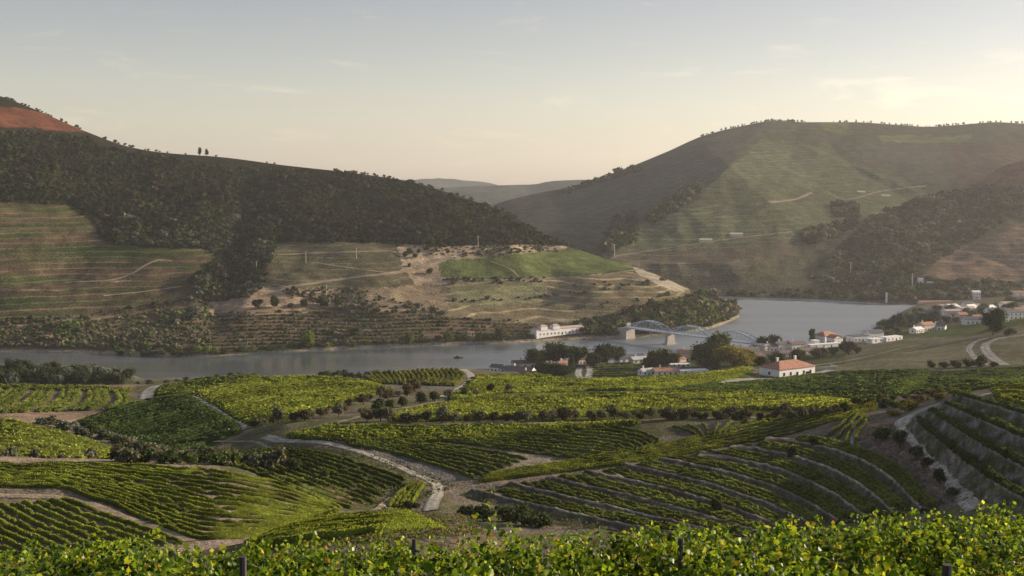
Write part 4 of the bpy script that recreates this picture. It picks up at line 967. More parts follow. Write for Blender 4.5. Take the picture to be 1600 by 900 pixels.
line_trees('hedge_bush', near, [(1340, 633), (1400, 626), (1460, 618), (1510, 612)], 10, 16, ['brown', 'green'], 'bush', 'low bush along the foot of the dark green field', 'bush', 'low bushes under the dark green field', jit=3, ymin=200, ymax=360)
line_trees('round_bush', near, [(12, 722), (60, 722), (98, 722), (142, 722), (185, 724)], 5, 23, ['brown', 'olive'], 'bush', 'round brownish bush at the foot of the olive yellow field', 'bush', 'round bushes under the olive yellow field', jit=1.5, hs=1.3, ymin=200, ymax=330)
line_trees('thicket_bush', near, [(185, 720), (240, 722), (300, 728), (360, 728), (420, 730)], 38, 30, ['dark', 'dark', 'green', 'olive'], 'bush', 'dark bush in the thicket behind the near left vines', 'bush', 'bushes of the dark thicket', jit=9, ymin=180, ymax=330)
line_trees('thicket_bush', near, [(70, 664), (110, 672), (140, 682), (180, 690), (230, 704), (262, 712)], 17, 22, ['olive', 'olive', 'grey', 'dark'], 'bush', 'pale scrub bush in the hollow below the dark dome', 'bush', 'scrub bushes in the hollow', jit=5, ymin=200, ymax=360)
line_trees('hedge_bush', near, [(1455, 575), (1480, 575), (1512, 573), (1530, 573), (1553, 573)], 6, 17, ['dark', 'brown'], 'bush', 'round dark bush on the edge under the pale track', 'bush', 'round bushes under the pale track', jit=1, ymin=300, ymax=700)
for px, py, wd, kd, fm, lb in [
        (1376, 690, 34, 'dark', 'round', 'dark green tree on the bank beside the farm road bend'), (1407, 700, 34, 'dark', 'round', 'larger dark tree touching the farm road'),
        (1432, 718, 36, 'grey', 'round', 'soft grey green tree below the two dark ones'), (1450, 728, 30, 'dark', 'bush', 'low dark bush beside the soft grey tree'),
        (1468, 757, 32, 'dark', 'round', 'dark tree where the farm road narrows'), (1492, 776, 30, 'grey', 'bush', 'low grey bush under the farm road'), (1394, 650, 26, 'gold', 'bush', 'golden bush at the junction of road and hedge'),
        (1272, 700, 26, 'dark', 'round', 'small round dark tree on the upper lower terrace'), (1237, 718, 25, 'dark', 'round', 'round dark tree left of its twin on the terraces'),
        (1122, 806, 34, 'dark', 'round', 'dark round tree at the foot of the terraces'), (458, 738, 34, 'dark', 'round', 'dark round tree at the end of the short path'),
        (509, 748, 20, 'green', 'round', 'small green tree by the brown garden plots'), (818, 820, 60, 'dark', 'bush', 'largest dark bush in the clump behind the closest vines'), (790, 815, 52, 'dark', 'bush', 'dark bush left of the largest in the clump'), (846, 824, 46, 'dark', 'bush', 'dark bush at the right end of the clump'), (736, 810, 40, 'dark', 'bush', 'dark bush in the left half of the clump'),
        (755, 815, 46, 'dark', 'bush', 'dark bush in the middle of the clump behind the closest vines'), (722, 806, 36, 'dark', 'bush', 'dark bush where the gravel road ends'),
        (640, 796, 30, 'dark', 'bush', 'dark bush left of the gravel road end'), (893, 605, 16, 'olive', 'bush', 'lone bush on the crest above the village'),
        (1552, 523, 42, 'dark', 'big', 'big dark tree above the looping tracks'), (1578, 524, 26, 'dark', 'bush', 'dark bush right of the big tree above the tracks'),
        (878, 656, 27, 'dark', 'round', 'largest dark tree in the level olive row'), (1228, 651, 30, 'brown', 'round', 'large brown tree standing out of the hedgerow'), (1140, 653, 28, 'brown', 'round', 'broad brown tree in the shaded hedgerow')]:
    tree_px('tree' if fm != 'bush' else 'bush', near, px, py, wd, kd, fm, lb, 'tree' if fm != 'bush' else 'bush', ymin=60, ymax=760)
# ---- village trees, each of its own size (px, foot row, width, kind, form, label)
for px, py, wd, hs, kd, fm, lb in [
        (838, 560, 50, .75, 'green', 'big', 'broad low tree at the left end of the riverside clump'), (872, 560, 54, .8, 'green', 'big', 'middle tree of the riverside clump'),
        (900, 558, 40, .8, 'green', 'big', 'right tree of the riverside clump'), (948, 571, 56, .85, 'dark', 'big', 'largest round dark tree of the village'),
        (928, 574, 30, .9, 'dark', 'big', 'dark tree tucked against the largest one'), (966, 566, 34, .85, 'dark', 'big', 'dark tree on the right of the largest one'),
        (852, 590, 34, .8, 'dark', 'big', 'dark tree in front of the dark roofed house'), (876, 591, 38, .8, 'dark', 'big', 'dark tree beside the pale curved drive'), (893, 588, 18, 1.4, 'dark', 'tall', 'tall dark tree left of the pale curved drive'),
        (1028, 576, 44, .8, 'green', 'big', 'olive green tree below the cypresses'), (1050, 570, 34, .8, 'green', 'big', 'green tree left of the pink house'), (1010, 578, 30, .8, 'dark', 'big', 'dark tree over the low white roofs'),
        (1100, 574, 50, .95, 'green', 'big', 'green tree right of the pink house'), (1122, 573, 62, .95, 'green', 'big', 'tall green tree against the river'), (1146, 579, 64, .85, 'gold', 'big', 'golden leaved tree by the vineyard edge'), (1168, 571, 36, .9, 'gold', 'big', 'small golden tree right of the large golden one'), (1112, 582, 34, .7, 'dark', 'big', 'dark shrubby tree under the golden tree'),
        (1192, 536, 26, .95, 'dark', 'big', 'dark tree left of the pair behind the bridge end'), (1213, 536, 30, 1, 'grey', 'big', 'grey green tree behind the white terrace of houses'),
        (1268, 538, 20, 1, 'dark', 'tall', 'dark tree left of the red roofed house'), (1325, 554, 30, .8, 'brown', 'big', 'brownish tree at the end of the sandy track'), (1340, 552, 22, .8, 'dark', 'bush', 'dark bush right of the brownish tree'),
        (1190, 572, 26, .7, 'dark', 'big', 'dark tree behind the hilltop house'), (1215, 569, 34, .6, 'dark', 'big', 'dark spreading tree over the hilltop house roof'), (1248, 565, 36, .6, 'dark', 'big', 'dark tree behind the hilltop house chimney'), (1280, 560, 36, .6, 'olive', 'big', 'greyish tree between hilltop house and sandy track'), (1300, 556, 30, .6, 'green', 'big', 'green tree above the sandy track'),
        (1165, 560, 24, .7, 'dark', 'big', 'dark tree left of the hilltop house')]:
    tree_px('tree', near, px, py, wd, kd, fm, lb, hs=hs, ymin=560, ymax=1300)
for px, py, h in ((1014, 562, 16), (1022, 560, 21), (1031, 559, 22), (876, 575, 14), (866, 577, 10)):
    P_ = near.hit(px, py, ymin=560)
    tree('cypress', P_, h / F * P_[1] / 7.6, 'cypress', 'cypress', {1014: 'short dark cypress left of its two tall neighbours', 1022: 'middle one of the three riverside cypresses', 1031: 'tallest cypress beside the white riverside yard', 876: 'dark cypress between the riverside clump and pink houses', 866: 'small cypress left of the dark one'}[px], 'cypress')
rs = np.random.RandomState(5)
for i in range(64):     # town trees to the right, at the river bend
    px = rs.uniform(1372, 1630); py = np.interp(px, [1372, 1450, 1630], [520, 497, 480]) + rs.uniform(-8, 12)
    tree_px('town_tree', near, px, py, rs.uniform(14, 26), ['grey', 'dark', 'grey', 'green'][i % 4], 'round', 'bluish green tree among the houses at the river bend', 'tree', 'trees among the houses at the river bend', hs=.8, ymin=780)
for i, (px, py, wd) in enumerate(((1388, 519, 30), (1404, 517, 36), (1424, 510, 34), (1440, 508, 30), (1458, 507, 30))):
    tree_px('town_tree', near, px, py, wd, 'grey', 'big', 'broad bluish tree at the water edge of the town', 'tree', 'broad trees at the water edge of the town', hs=.8, ymin=780)
for i in range(95):     # dark wood on the near bank at the far left
    px = rs.uniform(-120, 205); py = rs.uniform(590 if px > 150 else 582, 606)
    tree_px('bank_tree', near, px, py, rs.uniform(24, 36), ['dark', 'dark', 'grey', 'cypress'][i % 4], 'round', 'dark tree in the hazy riverside wood at far left', 'tree', 'trees of the riverside wood', hs=rs.uniform(.7, 1.0), ymin=620)
line_trees('bank_bush', near, [(215, 604), (260, 600), (330, 592), (400, 586)], 10, 11, ['dark', 'grey'], 'bush', 'small dark bush on the near bank behind the dome', 'bush', 'bushes on the near bank', ymin=620)
line_trees('bank_bush', near, [(500, 590), (540, 590), (600, 588)], 9, 15, ['dark', 'dark'], 'bush', 'dark bush on the water edge behind the dome crest', 'bush', 'bushes behind the dome crest', ymin=620)
# ---- across the river
tree_px('riverside_tree', left, 481, 545, 36, 'lime', 'big', 'bright green tree leaning over the far bank', hs=.85)
for px, py, wd, kd, lb in ((785, 533, 34, 'brown', 'reddish brown tree on the far bank near the long white house'), (555, 527, 24, 'dark', 'dark tree on the far bank right of the bright tree'), (700, 534, 22, 'green', 'green tree on the far bank below the olive grove'), (640, 537, 20, 'green', 'low green tree at the far waterline'), (300, 500, 30, 'grey', 'grey tree beneath the ravine')):
    tree_px('riverside_tree', left, px, py, wd, kd, 'round', lb)
line_trees('round_tree', left, [(403, 482), (433, 481), (453, 481), (476, 480), (494, 479), (526, 479)], 6, 13, ['dark'], 'round', 'round dark tree in the spaced row over the olive grove', 'tree', 'spaced trees over the olive grove', jit=.6)
line_trees('bank_bush', left, [(180, 552), (260, 556), (330, 553), (420, 549), (520, 542), (640, 536), (760, 530), (830, 527)], 46, 13, ['dark', 'green', 'olive', 'lime'], 'bush', 'bush along the far waterline', 'bush', 'bushes along the far waterline', jit=3)
for px, py, wd in ((634, 402, 12), (641, 398, 14), (648, 404, 12), (655, 396, 10), (640, 418, 10), (671, 430, 13), (622, 386, 9), (668, 388, 9), (700, 397, 8)):
    tree_px('round_tree', left, px, py, wd, 'dark', 'round', 'small dark tree on the sandy patch above the grove', 'tree', 'small trees on the sandy patch')
for px, py, wd, kd in ((312, 246, 13, 0), (323, 247, 13, 1)):
    P_ = left.hit(px, py); P_ = left.at(px, float(ctl(SKY, px)) + 2)
    tree('skyline_tree', P_, 3.6, 'dark', 'tall', ['left one of the two lone trees on the left skyline', 'right one of the two lone trees on the left skyline'][kd])
for i, (px, r_) in enumerate(((165, 4.5), (180, 5), (207, 5.5), (232, 3.5), (290, 2.5), (338, 3), (417, 3), (429, 3), (545, 3), (553, 4), (565, 3.5), (585, 5), (600, 4), (640, 5), (670, 4), (760, 4), (785, 5), (794, 4.5), (830, 3.5), (870, 4.5), (885, 4))):
    tree('skyline_tree', left.at(px, float(ctl(SKY, px)) - 3), r_ * .72, 'dark', 'bush', 'dark bush breaking the skyline of the left hill', 'bush', 'bushes on the left skyline')
rs = np.random.RandomState(14)
for i in range(120):
    px = rs.uniform(-150, 262) if i % 2 else rs.uniform(520, 900)
    tree('skyline_bush', left.at(px, float(ctl(SKY, px)) - rs.uniform(1, 16)), rs.uniform(1.6, 3.4), ['dark', 'cypress'][i % 2], 'dot', 'small dark bush in the fringe along the left skyline', 'bush', 'fringe of bushes on the left skyline', hs=.8)
rs = np.random.RandomState(15)
for i in range(150):
    px = [rs.uniform(1095, 1240), rs.uniform(1300, 1480), rs.uniform(1460, 1640), rs.uniform(1170, 1260)][i % 4]
    tree('skyline_tree', mount.at(px, float(ctl(MKY, px)) - 4), rs.uniform(1.5, 3.6), 'dark', 'dot', 'tiny dark tree on the mountain skyline', 'tree', 'trees on the mountain skyline')
# ---- woods and scrub that read as one mass
def scatter(name, patch, polys, n, r0, r1, kinds, label, seed, nq=16, flat=.7, mat=None, minz=3, rows=None, dk=1.0):
    rs = np.random.RandomState(seed)
    P_ = []; rr = []; nn = []
    bx = [(min(p[0] for p in q), max(p[0] for p in q), min(p[1] for p in q), max(p[1] for p in q)) for q in polys]
    ar = np.array([(b[1] - b[0]) * (b[3] - b[2]) for b in bx], float); ar /= ar.sum()
    tries = 0
    while len(P_) < n and tries < n * 12:
        tries += 1
        k = rs.choice(len(polys), p=ar); b = bx[k]
        px = rs.uniform(b[0], b[1]); py = rs.uniform(b[2], b[3])
        if rows: py = round(py / rows) * rows + rs.normal() * .5 + math.sin(px / 40) * 1.5
        if not inpoly(np.array([px + 3 * rs.normal()]), np.array([py + 1.5 * rs.normal()]), polys[k])[0]: continue
        q = patch.hit(px, py)
        if q[2] < minz: continue
        nz = float(fbm(px / 38, py / 17, seed)); 
        if nz < -.42 and rs.rand() < .8: continue
        P_.append(q); rr.append(rs.uniform(r0, r1) * (1.6 if rs.rand() < .1 else 1) * (1 + .55 * nz)); nn.append(nz)
    P_ = np.array(P_); rr = np.array(rr); m = len(P_)
    ico = np.array([(0, 0, 1)] + [(math.cos(a), math.sin(a), .35) for a in np.linspace(0, 2 * math.pi, 6, endpoint=False)] + [(math.cos(a) * .8, math.sin(a) * .8, -.5) for a in np.linspace(.5, 2 * math.pi + .5, 6, endpoint=False)])
    tr = [(0, 1 + i, 1 + (i + 1) % 6) for i in range(6)] + [(1 + i, 7 + i, 1 + (i + 1) % 6) for i in range(6)] + [(1 + (i + 1) % 6, 7 + i, 7 + (i + 1) % 6) for i in range(6)]
    V = P_[:, None, :] + ico[None] * rr[:, None, None] * np.array([.85, .85, flat])[None, None] * rs.uniform(.7, 1.15, (m, 13, 1)) + np.array([0, 0, 1])[None, None] * (rr * flat * .7)[:, None, None]
    Fc = (np.arange(m)[:, None, None] * 13 + np.array(tr)[None]).reshape(-1, 3)
    kk = np.clip(((np.array(nn) * 1.1 + .5 + rs.normal(size=m) * .22) * len(kinds)).astype(int), 0, len(kinds) - 1)
    lo = np.array([TINT[k][0] for k in kinds])[kk]; hi = np.array([TINT[k][1] for k in kinds])[kk]
    tt = rs.rand(m)[:, None] ** 1.5; base = (lo * (1 - tt) + hi * tt) * dk
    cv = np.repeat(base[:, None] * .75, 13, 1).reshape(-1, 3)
    u = rs.normal(size=(m, nq, 3)); u /= np.linalg.norm(u, axis=2)[..., None]; u[..., 2] = np.abs(u[..., 2]) * 1.0 - .15
    Q = P_[:, None] + u * rr[:, None, None] * np.array([1, 1, flat]) * rs.uniform(.75, 1.1, (m, nq, 1)) + np.array([0, 0, 1]) * (rr * flat * .7)[:, None, None]
    cl = (np.repeat(base[:, None], nq, 1) * rs.uniform(.35, 1.8, (m, nq, 1))).reshape(-1, 3)
    v2, f2, c2 = quads(Q.reshape(-1, 3), np.repeat(rr * .34, nq), cl, seed + 1, up=.4, tri=True)
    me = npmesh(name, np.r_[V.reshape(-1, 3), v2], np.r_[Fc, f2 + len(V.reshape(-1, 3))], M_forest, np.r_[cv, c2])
    return obj(name, me, kind='stuff', label=label)
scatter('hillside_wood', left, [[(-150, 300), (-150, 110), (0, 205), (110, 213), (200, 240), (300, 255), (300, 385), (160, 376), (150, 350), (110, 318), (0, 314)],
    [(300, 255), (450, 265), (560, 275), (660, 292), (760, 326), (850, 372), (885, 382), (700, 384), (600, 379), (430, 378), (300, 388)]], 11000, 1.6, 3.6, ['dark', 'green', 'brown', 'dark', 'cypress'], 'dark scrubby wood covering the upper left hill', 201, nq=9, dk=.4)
scatter('ravine_wood', left, [[(330, 385), (430, 378), (408, 440), (392, 462), (320, 474), (300, 440), (340, 410)], [(180, 345), (430, 340), (430, 385), (330, 388), (180, 384)]], 1300, 2.2, 4.2, ['grey', 'dark', 'dark', 'olive'], 'grey green wood filling the ravine', 203, nq=22, dk=.8)
scatter('olive_grove', left, [[(330, 492), (530, 486), (700, 494), (840, 508), (825, 528), (640, 532), (400, 545), (300, 548)]], 1700, .85, 1.55, ['dark', 'dark', 'olive'], 'rows of small olive trees on the lower far slope', 205, nq=14, rows=5.5)
scatter('riverside_scrub', left, [[(-150, 520), (160, 500), (330, 474), (330, 550), (0, 552), (-150, 556)]], 1700, .8, 2.2, ['dark', 'olive', 'brown', 'green'], 'mixed scrub between the level track and the water', 207, nq=14)
scatter('hedge_scrub', left, [[(0, 498), (110, 496), (300, 466), (420, 446), (420, 450), (310, 474), (110, 503), (0, 507)], [(430, 455), (560, 452), (700, 490), (690, 496), (540, 488)], [(640, 384), (880, 385), (860, 394), (700, 404)], [(690, 436), (860, 434), (860, 440), (690, 444)], [(700, 471), (860, 463), (1000, 444), (1045, 436), (1045, 438), (1000, 447), (860, 466), (700, 474)], [(900, 480), (1000, 468), (1075, 456), (1075, 459), (1000, 471), (900, 484)], [(880, 448), (1030, 440), (1030, 442), (880, 451)]], 560, 1.2, 2.4, ['dark', 'brown', 'olive'], 'scattered shrubs along the terrace edges', 209)
scatter('headland_wood', left, [[(945, 500), (1080, 468), (1095, 462), (1150, 482), (1155, 500), (1080, 522), (950, 522)], [(900, 505), (970, 498), (970, 525), (900, 520)]], 800, 2.4, 5.0, ['dark', 'green', 'brown', 'dark'], 'dark wood round the tip of the headland', 211, nq=22, minz=2)
scatter('spur_scrub', spur, [[(1280, 425), (1345, 352), (1450, 304), (1545, 290), (1600, 300), (1600, 330), (1500, 385), (1430, 430), (1350, 440)], [(1050, 445), (1250, 432), (1250, 466), (1050, 462)], [(1250, 432), (1700, 448), (1700, 476), (1250, 470)]], 3400, 1.8, 4.4, ['dark', 'brown', 'olive', 'dark'], 'brown scrub covering the spur', 213)
scatter('mountain_wood', mount, [[(940, 395), (965, 342), (985, 336), (996, 378), (960, 392)], [(1010, 345), (1085, 290), (1095, 300), (1020, 352)], [(1300, 322), (1338, 325), (1340, 342), (1310, 340)], [(1250, 368), (1340, 345), (1330, 360), (1260, 385)], [(880, 300), (1000, 262), (1000, 266), (880, 304)]], 520, 4, 8, ['dark', 'olive', 'dark'], 'small woods in the folds of the mountain', 215)
# grass and weeds on the near banks
def weeds(name, poly, n, size, kinds, label, seed, ymin, ymax):
    rs = np.random.RandomState(seed); P_ = []
    xs = [p[0] for p in poly]; ys = [p[1] for p in poly]; t_ = 0
    while len(P_) < n and t_ < n * 8:
        t_ += 1
        a = rs.uniform(min(xs), max(xs)); b = rs.uniform(min(ys), max(ys))
        if inpoly(np.array([a]), np.array([b]), poly)[0]:
            q = near.hit(a, b, ymin=ymin, ymax=ymax); P_.append((q[0], q[1], q[2] + size * .3))
    P_ = np.array(P_); kk = rs.randint(len(kinds), size=len(P_))
    P_ = np.repeat(P_, 5, 0) + rs.normal(size=(len(P_) * 5, 3)) * size * np.array([.8, .8, .35])
    base = np.repeat(np.array([TINT[k][1] for k in kinds])[kk], 5, 0) * rs.uniform(.5, 1.2, (len(P_), 1))
    v, f, c = quads(P_, size * .55, base, seed, up=.2, tri=True)
    obj(name, npmesh(name, v, f, M_tree, c), kind='stuff', label=label)
weeds('bank_weeds', [(1335, 665), (1400, 660), (1525, 788), (1440, 790), (1350, 715)], 700, .28, ['brown', 'olive', 'grey'], 'dry weeds on the bare bank by the farm road', 301, 110, 330)
weeds('bank_weeds', [(1420, 665), (1520, 628), (1750, 600), (1750, 800), (1540, 795)], 3600, .3, ['olive', 'olive', 'brown', 'grey'], 'grey weeds between the steep schist terraces', 302, 100, 330)
weeds('bank_weeds', [(740, 768), (1248, 684), (1466, 795), (1100, 820), (900, 828)], 6500, .36, ['olive', 'olive', 'brown', 'green'], 'weeds on the banks of the lower terraces', 303, 140, 330)
weeds('bank_weeds', [(300, 700), (560, 700), (720, 760), (600, 798), (430, 750)], 1400, .35, ['olive', 'dark', 'green'], 'weeds around the garden plots', 304, 140, 330)
weeds('bank_weeds', [(380, 830), (560, 802), (730, 804), (760, 835), (400, 862)], 1800, .14, ['olive', 'lime', 'brown'], 'grass and weeds on the slope beyond the closest vines', 305, 44, 90)
weeds('bank_weeds', [(0, 655), (60, 662), (260, 706), (300, 730), (0, 728)], 900, .4, ['olive', 'brown'], 'weeds around the olive yellow field', 306, 190, 330)
# roadside wall of stones
wall = empty('roadside_wall', near.hit(560, 702, ymin=150, ymax=300), label='low broken wall of pale stones along the gravel road', cat='wall')
wpts = resample([(430, 684), (490, 686), (540, 693), (592, 708), (634, 723), (674, 741)], 64)
rs = np.random.RandomState(3); sm = []
for v in range(3):
    m = MB().quadbox((0, 0, .3), (.75, .45, .7), 0, .86); m.v = [(a + rs.normal() * .04, b + rs.normal() * .04, c + rs.normal() * .04) for a, b, c in m.v]; sm.append(m.mesh('stone', M_stone))
wl0 = Vector(wall.location)
for i, (a, b) in enumerate(wpts):
    if rs.rand() < .12: continue
    q = near.hit(a, b, ymin=150, ymax=300)
    o = obj('stone', sm[i % 3], wall, loc=Vector(q) - wl0); o.rotation_euler = (0, 0, rs.uniform(-.3, .6)); s_ = rs.uniform(.3, .5); o.scale = (s_, s_, s_)
# ------------------------------------------------------------------ buildings
def house(px, py, w_, d_, h_, rz, roofm, wallm, label, roof='gable', pitch=.45, win=3, doors=1, chim=1, ymin=560, ymax=1500, patch=None, cat='house', name='house', base_drop=1.0):
    P_ = (patch or near).hit(px, py, ymin=ymin, ymax=ymax)
    r_ = empty(name, P_, R(rz), label=label, cat=cat)
    m = MB(); b0 = -base_drop
    m.quadbox((0, 0, (h_ + b0) / 2), (w_, d_, h_ - b0))
    e_ = .35; rh = d_ / 2 * pitch
    if roof == 'gable':
        for s_ in (-1, 1): m.face([(s_ * w_ / 2, -d_ / 2, h_), (s_ * w_ / 2, d_ / 2, h_), (s_ * w_ / 2, 0, h_ + rh)])
    obj('wall', m.mesh('wall', wallm), r_)
    m = MB(); a, b = w_ / 2 + e_, d_ / 2 + e_; z0 = h_ - e_ * pitch + .02; z1 = h_ + rh + .05; th = .22
    hip = min(w_ * .32, b) if roof == 'hip' else 0
    if roof == 'flat':
        m.quadbox((0, 0, h_ + .2), (w_ + .3, d_ + .3, .4))
    else:
        x1 = a - hip
        for dz in (th, 0):
            m.v += [(-a, -b, z0 + dz), (a, -b, z0 + dz), (a, b, z0 + dz), (-a, b, z0 + dz), (-x1, 0, z1 + dz), (x1, 0, z1 + dz)]
        m.f += [(0, 1, 5, 4), (2, 3, 4, 5), (1, 2, 5), (3, 0, 4), (6, 10, 11, 7), (8, 11, 10, 9), (7, 11, 8), (9, 10, 6)] if roof == 'hip' else [(0, 1, 5, 4), (2, 3, 4, 5), (6, 10, 11, 7), (8, 11, 10, 9), (1, 7, 11, 5), (2, 5, 11, 8), (3, 9, 10, 4), (0, 4, 10, 6)]
        for i_ in range(4): j_ = (i_ + 1) % 4; m.f.append((i_, 6 + i_, 6 + j_, j_))
    ro = obj('roof', m.mesh('roof', roofm), r_)
    for c_ in range(chim):
        cx = (-.22 + .5 * c_) * w_
        obj('chimney', MB().quadbox((cx, d_ * .12, h_ + rh * .8 + .7), (.8, .8, 2.2)).quadbox((cx, d_ * .12, h_ + rh * .8 + 1.9), (1.0, 1.0, .25)).mesh('chimney', wallm), ro)
    if win:
        wm = MB().quadbox((0, -.02, 0), (1.0, .12, 1.3)).mesh('window', M_glass)
        dm = MB().quadbox((0, -.02, 1.05), (1.2, .14, 2.1)).mesh('door', M_glass)
        fm = MB().quadbox((0, -.03, -.74), (1.3, .3, .14)).mesh('sill', M_stone)
        slots = win + doors
        for fl in range(max(1, int(h_ // 3.1))):
            for i_ in range(slots):
                x_ = (-.5 + (i_ + .5) / slots) * w_ * .92
                if fl == 0 and doors and i_ == slots // 2 + (doors > 1):
                    obj('door', dm, r_, loc=(x_, -d_ / 2, 0)); continue
                o_ = obj('window', wm, r_, loc=(x_, -d_ / 2, 1.7 + fl * 2.9)); obj('sill', fm, o_)
        for s_ in (-1, 1):
            o_ = obj('window', wm, r_, loc=(s_ * w_ / 2, 0, 1.7)); o_.rotation_euler = (0, 0, s_ * math.pi / 2)
    return r_
hh_ = house(1230, 586, 21.5, 11.5, 3.8, 34, M_roof, M_white, 'white hilltop house with hipped clay roof and two chimneys', 'hip', .42, win=4, doors=1, chim=2, ymin=400, ymax=640, base_drop=2.5)
obj('garage_opening', MB().quadbox((6.8, -5.76, .9), (3.4, .14, 1.8)).mesh('garage_opening', M_glass), hh_)
yd = near.hit(1290, 577, ymin=400, ymax=700)
o = obj('yard_wall', MB().quadbox((0, 0, .6), (9, .5, 1.3), .25).quadbox((4.6, 3, .6), (.5, 6, 1.3), .25).mesh('yard_wall', M_conc), loc=yd, label='low pale yard wall right of the hilltop house', cat='wall')
# long white estate house on the far bank
lh = house(871, 522, 49, 9, 5.2, 33, M_roofp, M_white, 'long white riverside house with pale pink roof across the river', 'gable', .25, win=11, doors=1, chim=1, patch=left, ymin=900, base_drop=3)
for x_ in (-17, -4.5):
    g_ = MB().quadbox((x_, -2.4, 6.3), (6.5, 5.2, 3.2)).mesh('gable_block', M_white); go = obj('gable_block', g_, lh)
    m = MB(); m.v = [(x_ - 3.5, -5.3, 7.9), (x_ + 3.5, -5.3, 7.9), (x_ + 3.5, .5, 7.9), (x_ - 3.5, .5, 7.9), (x_ - 2, -2.4, 9.3), (x_ + 2, -2.4, 9.3)]; m.f = [(0, 1, 5, 4), (2, 3, 4, 5), (1, 2, 5), (3, 0, 4), (3, 2, 1, 0)]
    obj('gable_roof', m.mesh('gable_roof', M_roofp), go)
house(736, 524, 5, 4, 2.6, 5, M_roof, M_white, 'tiny white hut on the far bank left of the long house', win=1, chim=0, patch=left, ymin=900)
house(946, 510, 4, 3, 2.6, 5, M_roof, M_white, 'small white hut among trees right of the long house', win=1, chim=0, patch=left, ymin=900)
V_ = [ # px, foot row, w, d, h, rz, roof, wall, kind, label
    (778, 581, 8, 7, 3.4, -25, M_slate, M_white, 'gable', 'white house with slate roof at the water, leftmost of the village'),
    (793, 583, 8, 6, 3.2, -25, M_slate, M_white, 'gable', 'second white house from the left of the village'),
    (812, 586, 18, 11, 3.2, -22, M_roofd, M_white, 'gable', 'white house with the large dark tiled roof'),
    (826, 589, 10, 6, 2.6, -18, M_roofd, M_white, 'gable', 'low white annexe in front of the large dark roof'),
    (824, 570, 20, 8, 3.4, -6, M_roofd, M_cream, 'gable', 'long pinkish roofed building behind the dark roof'),
    (868, 579, 11, 7, 3.4, -8, M_roof, M_cream, 'gable', 'cream house with faded roof among dark trees'), (882, 577, 9, 7, 4.2, 12, M_roof, M_white, 'gable', 'white gabled house beside the small cypress'),
    (910, 568, 11, 8, 4, 15, M_roofd, M_cream, 'gable', 'house with brownish roof above the curved drive'), (916, 560, 7, 6, 3.2, 5, M_slate, M_white, 'gable', 'small white house behind the brownish roof'),
    (984, 563, 20, 9, 3.2, 8, M_slate, M_white, 'gable', 'long pale riverside building with twin arched roofs'), (1000, 567, 14, 7, 3, 8, M_conc, M_white, 'gable', 'pale annexe before the riverside building'),
    (1010, 586, 9, 6, 3, 30, M_conc, M_white, 'gable', 'white gabled shed at the foot of the crest vineyard'), (1040, 586, 15, 8, 3, -6, M_roof, M_white, 'gable', 'white house with pinkish roof below the trees'),
    (1062, 573, 13, 7, 1.6, -10, M_white, M_white, 'flat', 'flat white roof in the green yard'), (1083, 585, 17, 7, 2.8, -6, M_white, M_white, 'flat', 'long flat white roof by the green yard'),
    (1073, 563, 12, 9, 5.4, -20, M_roof, M_cream, 'gable', 'pink house with a dark attic window'), (1063, 570, 6, 5, 4, 20, M_roof, M_cream, 'gable', 'small pink annexe of the pink house'),
    (1170, 553, 14, 7, 3.4, 4, M_roofd, M_white, 'gable', 'white house under the right end of the bridge'), (1186, 549, 12, 7, 4, 2, M_roof, M_white, 'gable', 'white house with red roof touching the bridge end'), (1205, 549, 13, 7, 4.4, 4, M_roofd, M_white, 'gable', 'white row house with dark roof, left of three'),
    (1222, 548, 10, 7, 5.6, 6, M_roofd, M_white, 'gable', 'tall white row house, middle of three'), (1244, 546, 13, 8, 4.4, 8, M_roofd, M_white, 'gable', 'white row house with dark roof, right of three'),
    (1175, 562, 15, 8, 3, 12, M_roofd, M_cream, 'gable', 'dark roofed house left of the hilltop house'), (1200, 558, 11, 7, 3, -10, M_roofd, M_cream, 'gable', 'dark roofed house behind the hilltop house'),
    (1232, 557, 16, 8, 3, 5, M_roofd, M_cream, 'gable', 'reddish brown roof in front of the white row'), (1262, 553, 16, 8, 3, 10, M_roofd, M_cream, 'gable', 'reddish brown roof below the red roofed villa'),
    (1290, 535, 15, 12, 6.2, 18, M_roof, M_white, 'hip', 'white villa with steep red roofs beside the water'), (1304, 537, 8, 9, 5, -60, M_roof, M_white, 'gable', 'gabled red roofed wing of the waterside villa'),
    (1290, 543, 30, 5, 2.8, 8, M_white, M_white, 'flat', 'long low white building below the villa'), (1273, 542, 5, 5, 5, 8, M_white, M_white, 'flat', 'small white tower at the left end of the low building'),
    (1340, 533, 14, 9, 4.4, 5, M_slate, M_white, 'flat', 'white modern building with glass front at the water'), (1365, 529, 12, 9, 5.2, 5, M_slate, M_white, 'gable', 'white house with small tower by the modern building'),
    (1375, 534, 22, 7, 2.8, 12, M_white, M_white, 'flat', 'long low pale hall right of the modern building'), (1392, 532, 18, 7, 3, 16, M_white, M_white, 'flat', 'second pale hall further right'),
    (1432, 520, 10, 7, 3.2, 20, M_white, M_white, 'gable', 'white shed with plain roof at the meadow edge'), (1446, 517, 12, 9, 5.4, 12, M_roof, M_cream, 'gable', 'pink roofed house between town trees'), (1466, 515, 11, 7, 3.2, -30, M_slate, M_white, 'gable', 'white gabled house with grey roof by the meadow')]
for v in V_:
    house(v[0], v[1], v[2] * 1.08, v[3], v[4], v[5] + (18 if -12 <= v[5] <= 22 else 0), v[6], v[7], v[9], v[8], win=3 if v[2] > 9 else 2, chim=1 if v[8] == 'gable' and v[2] > 8 else 0)
rs = np.random.RandomState(22)
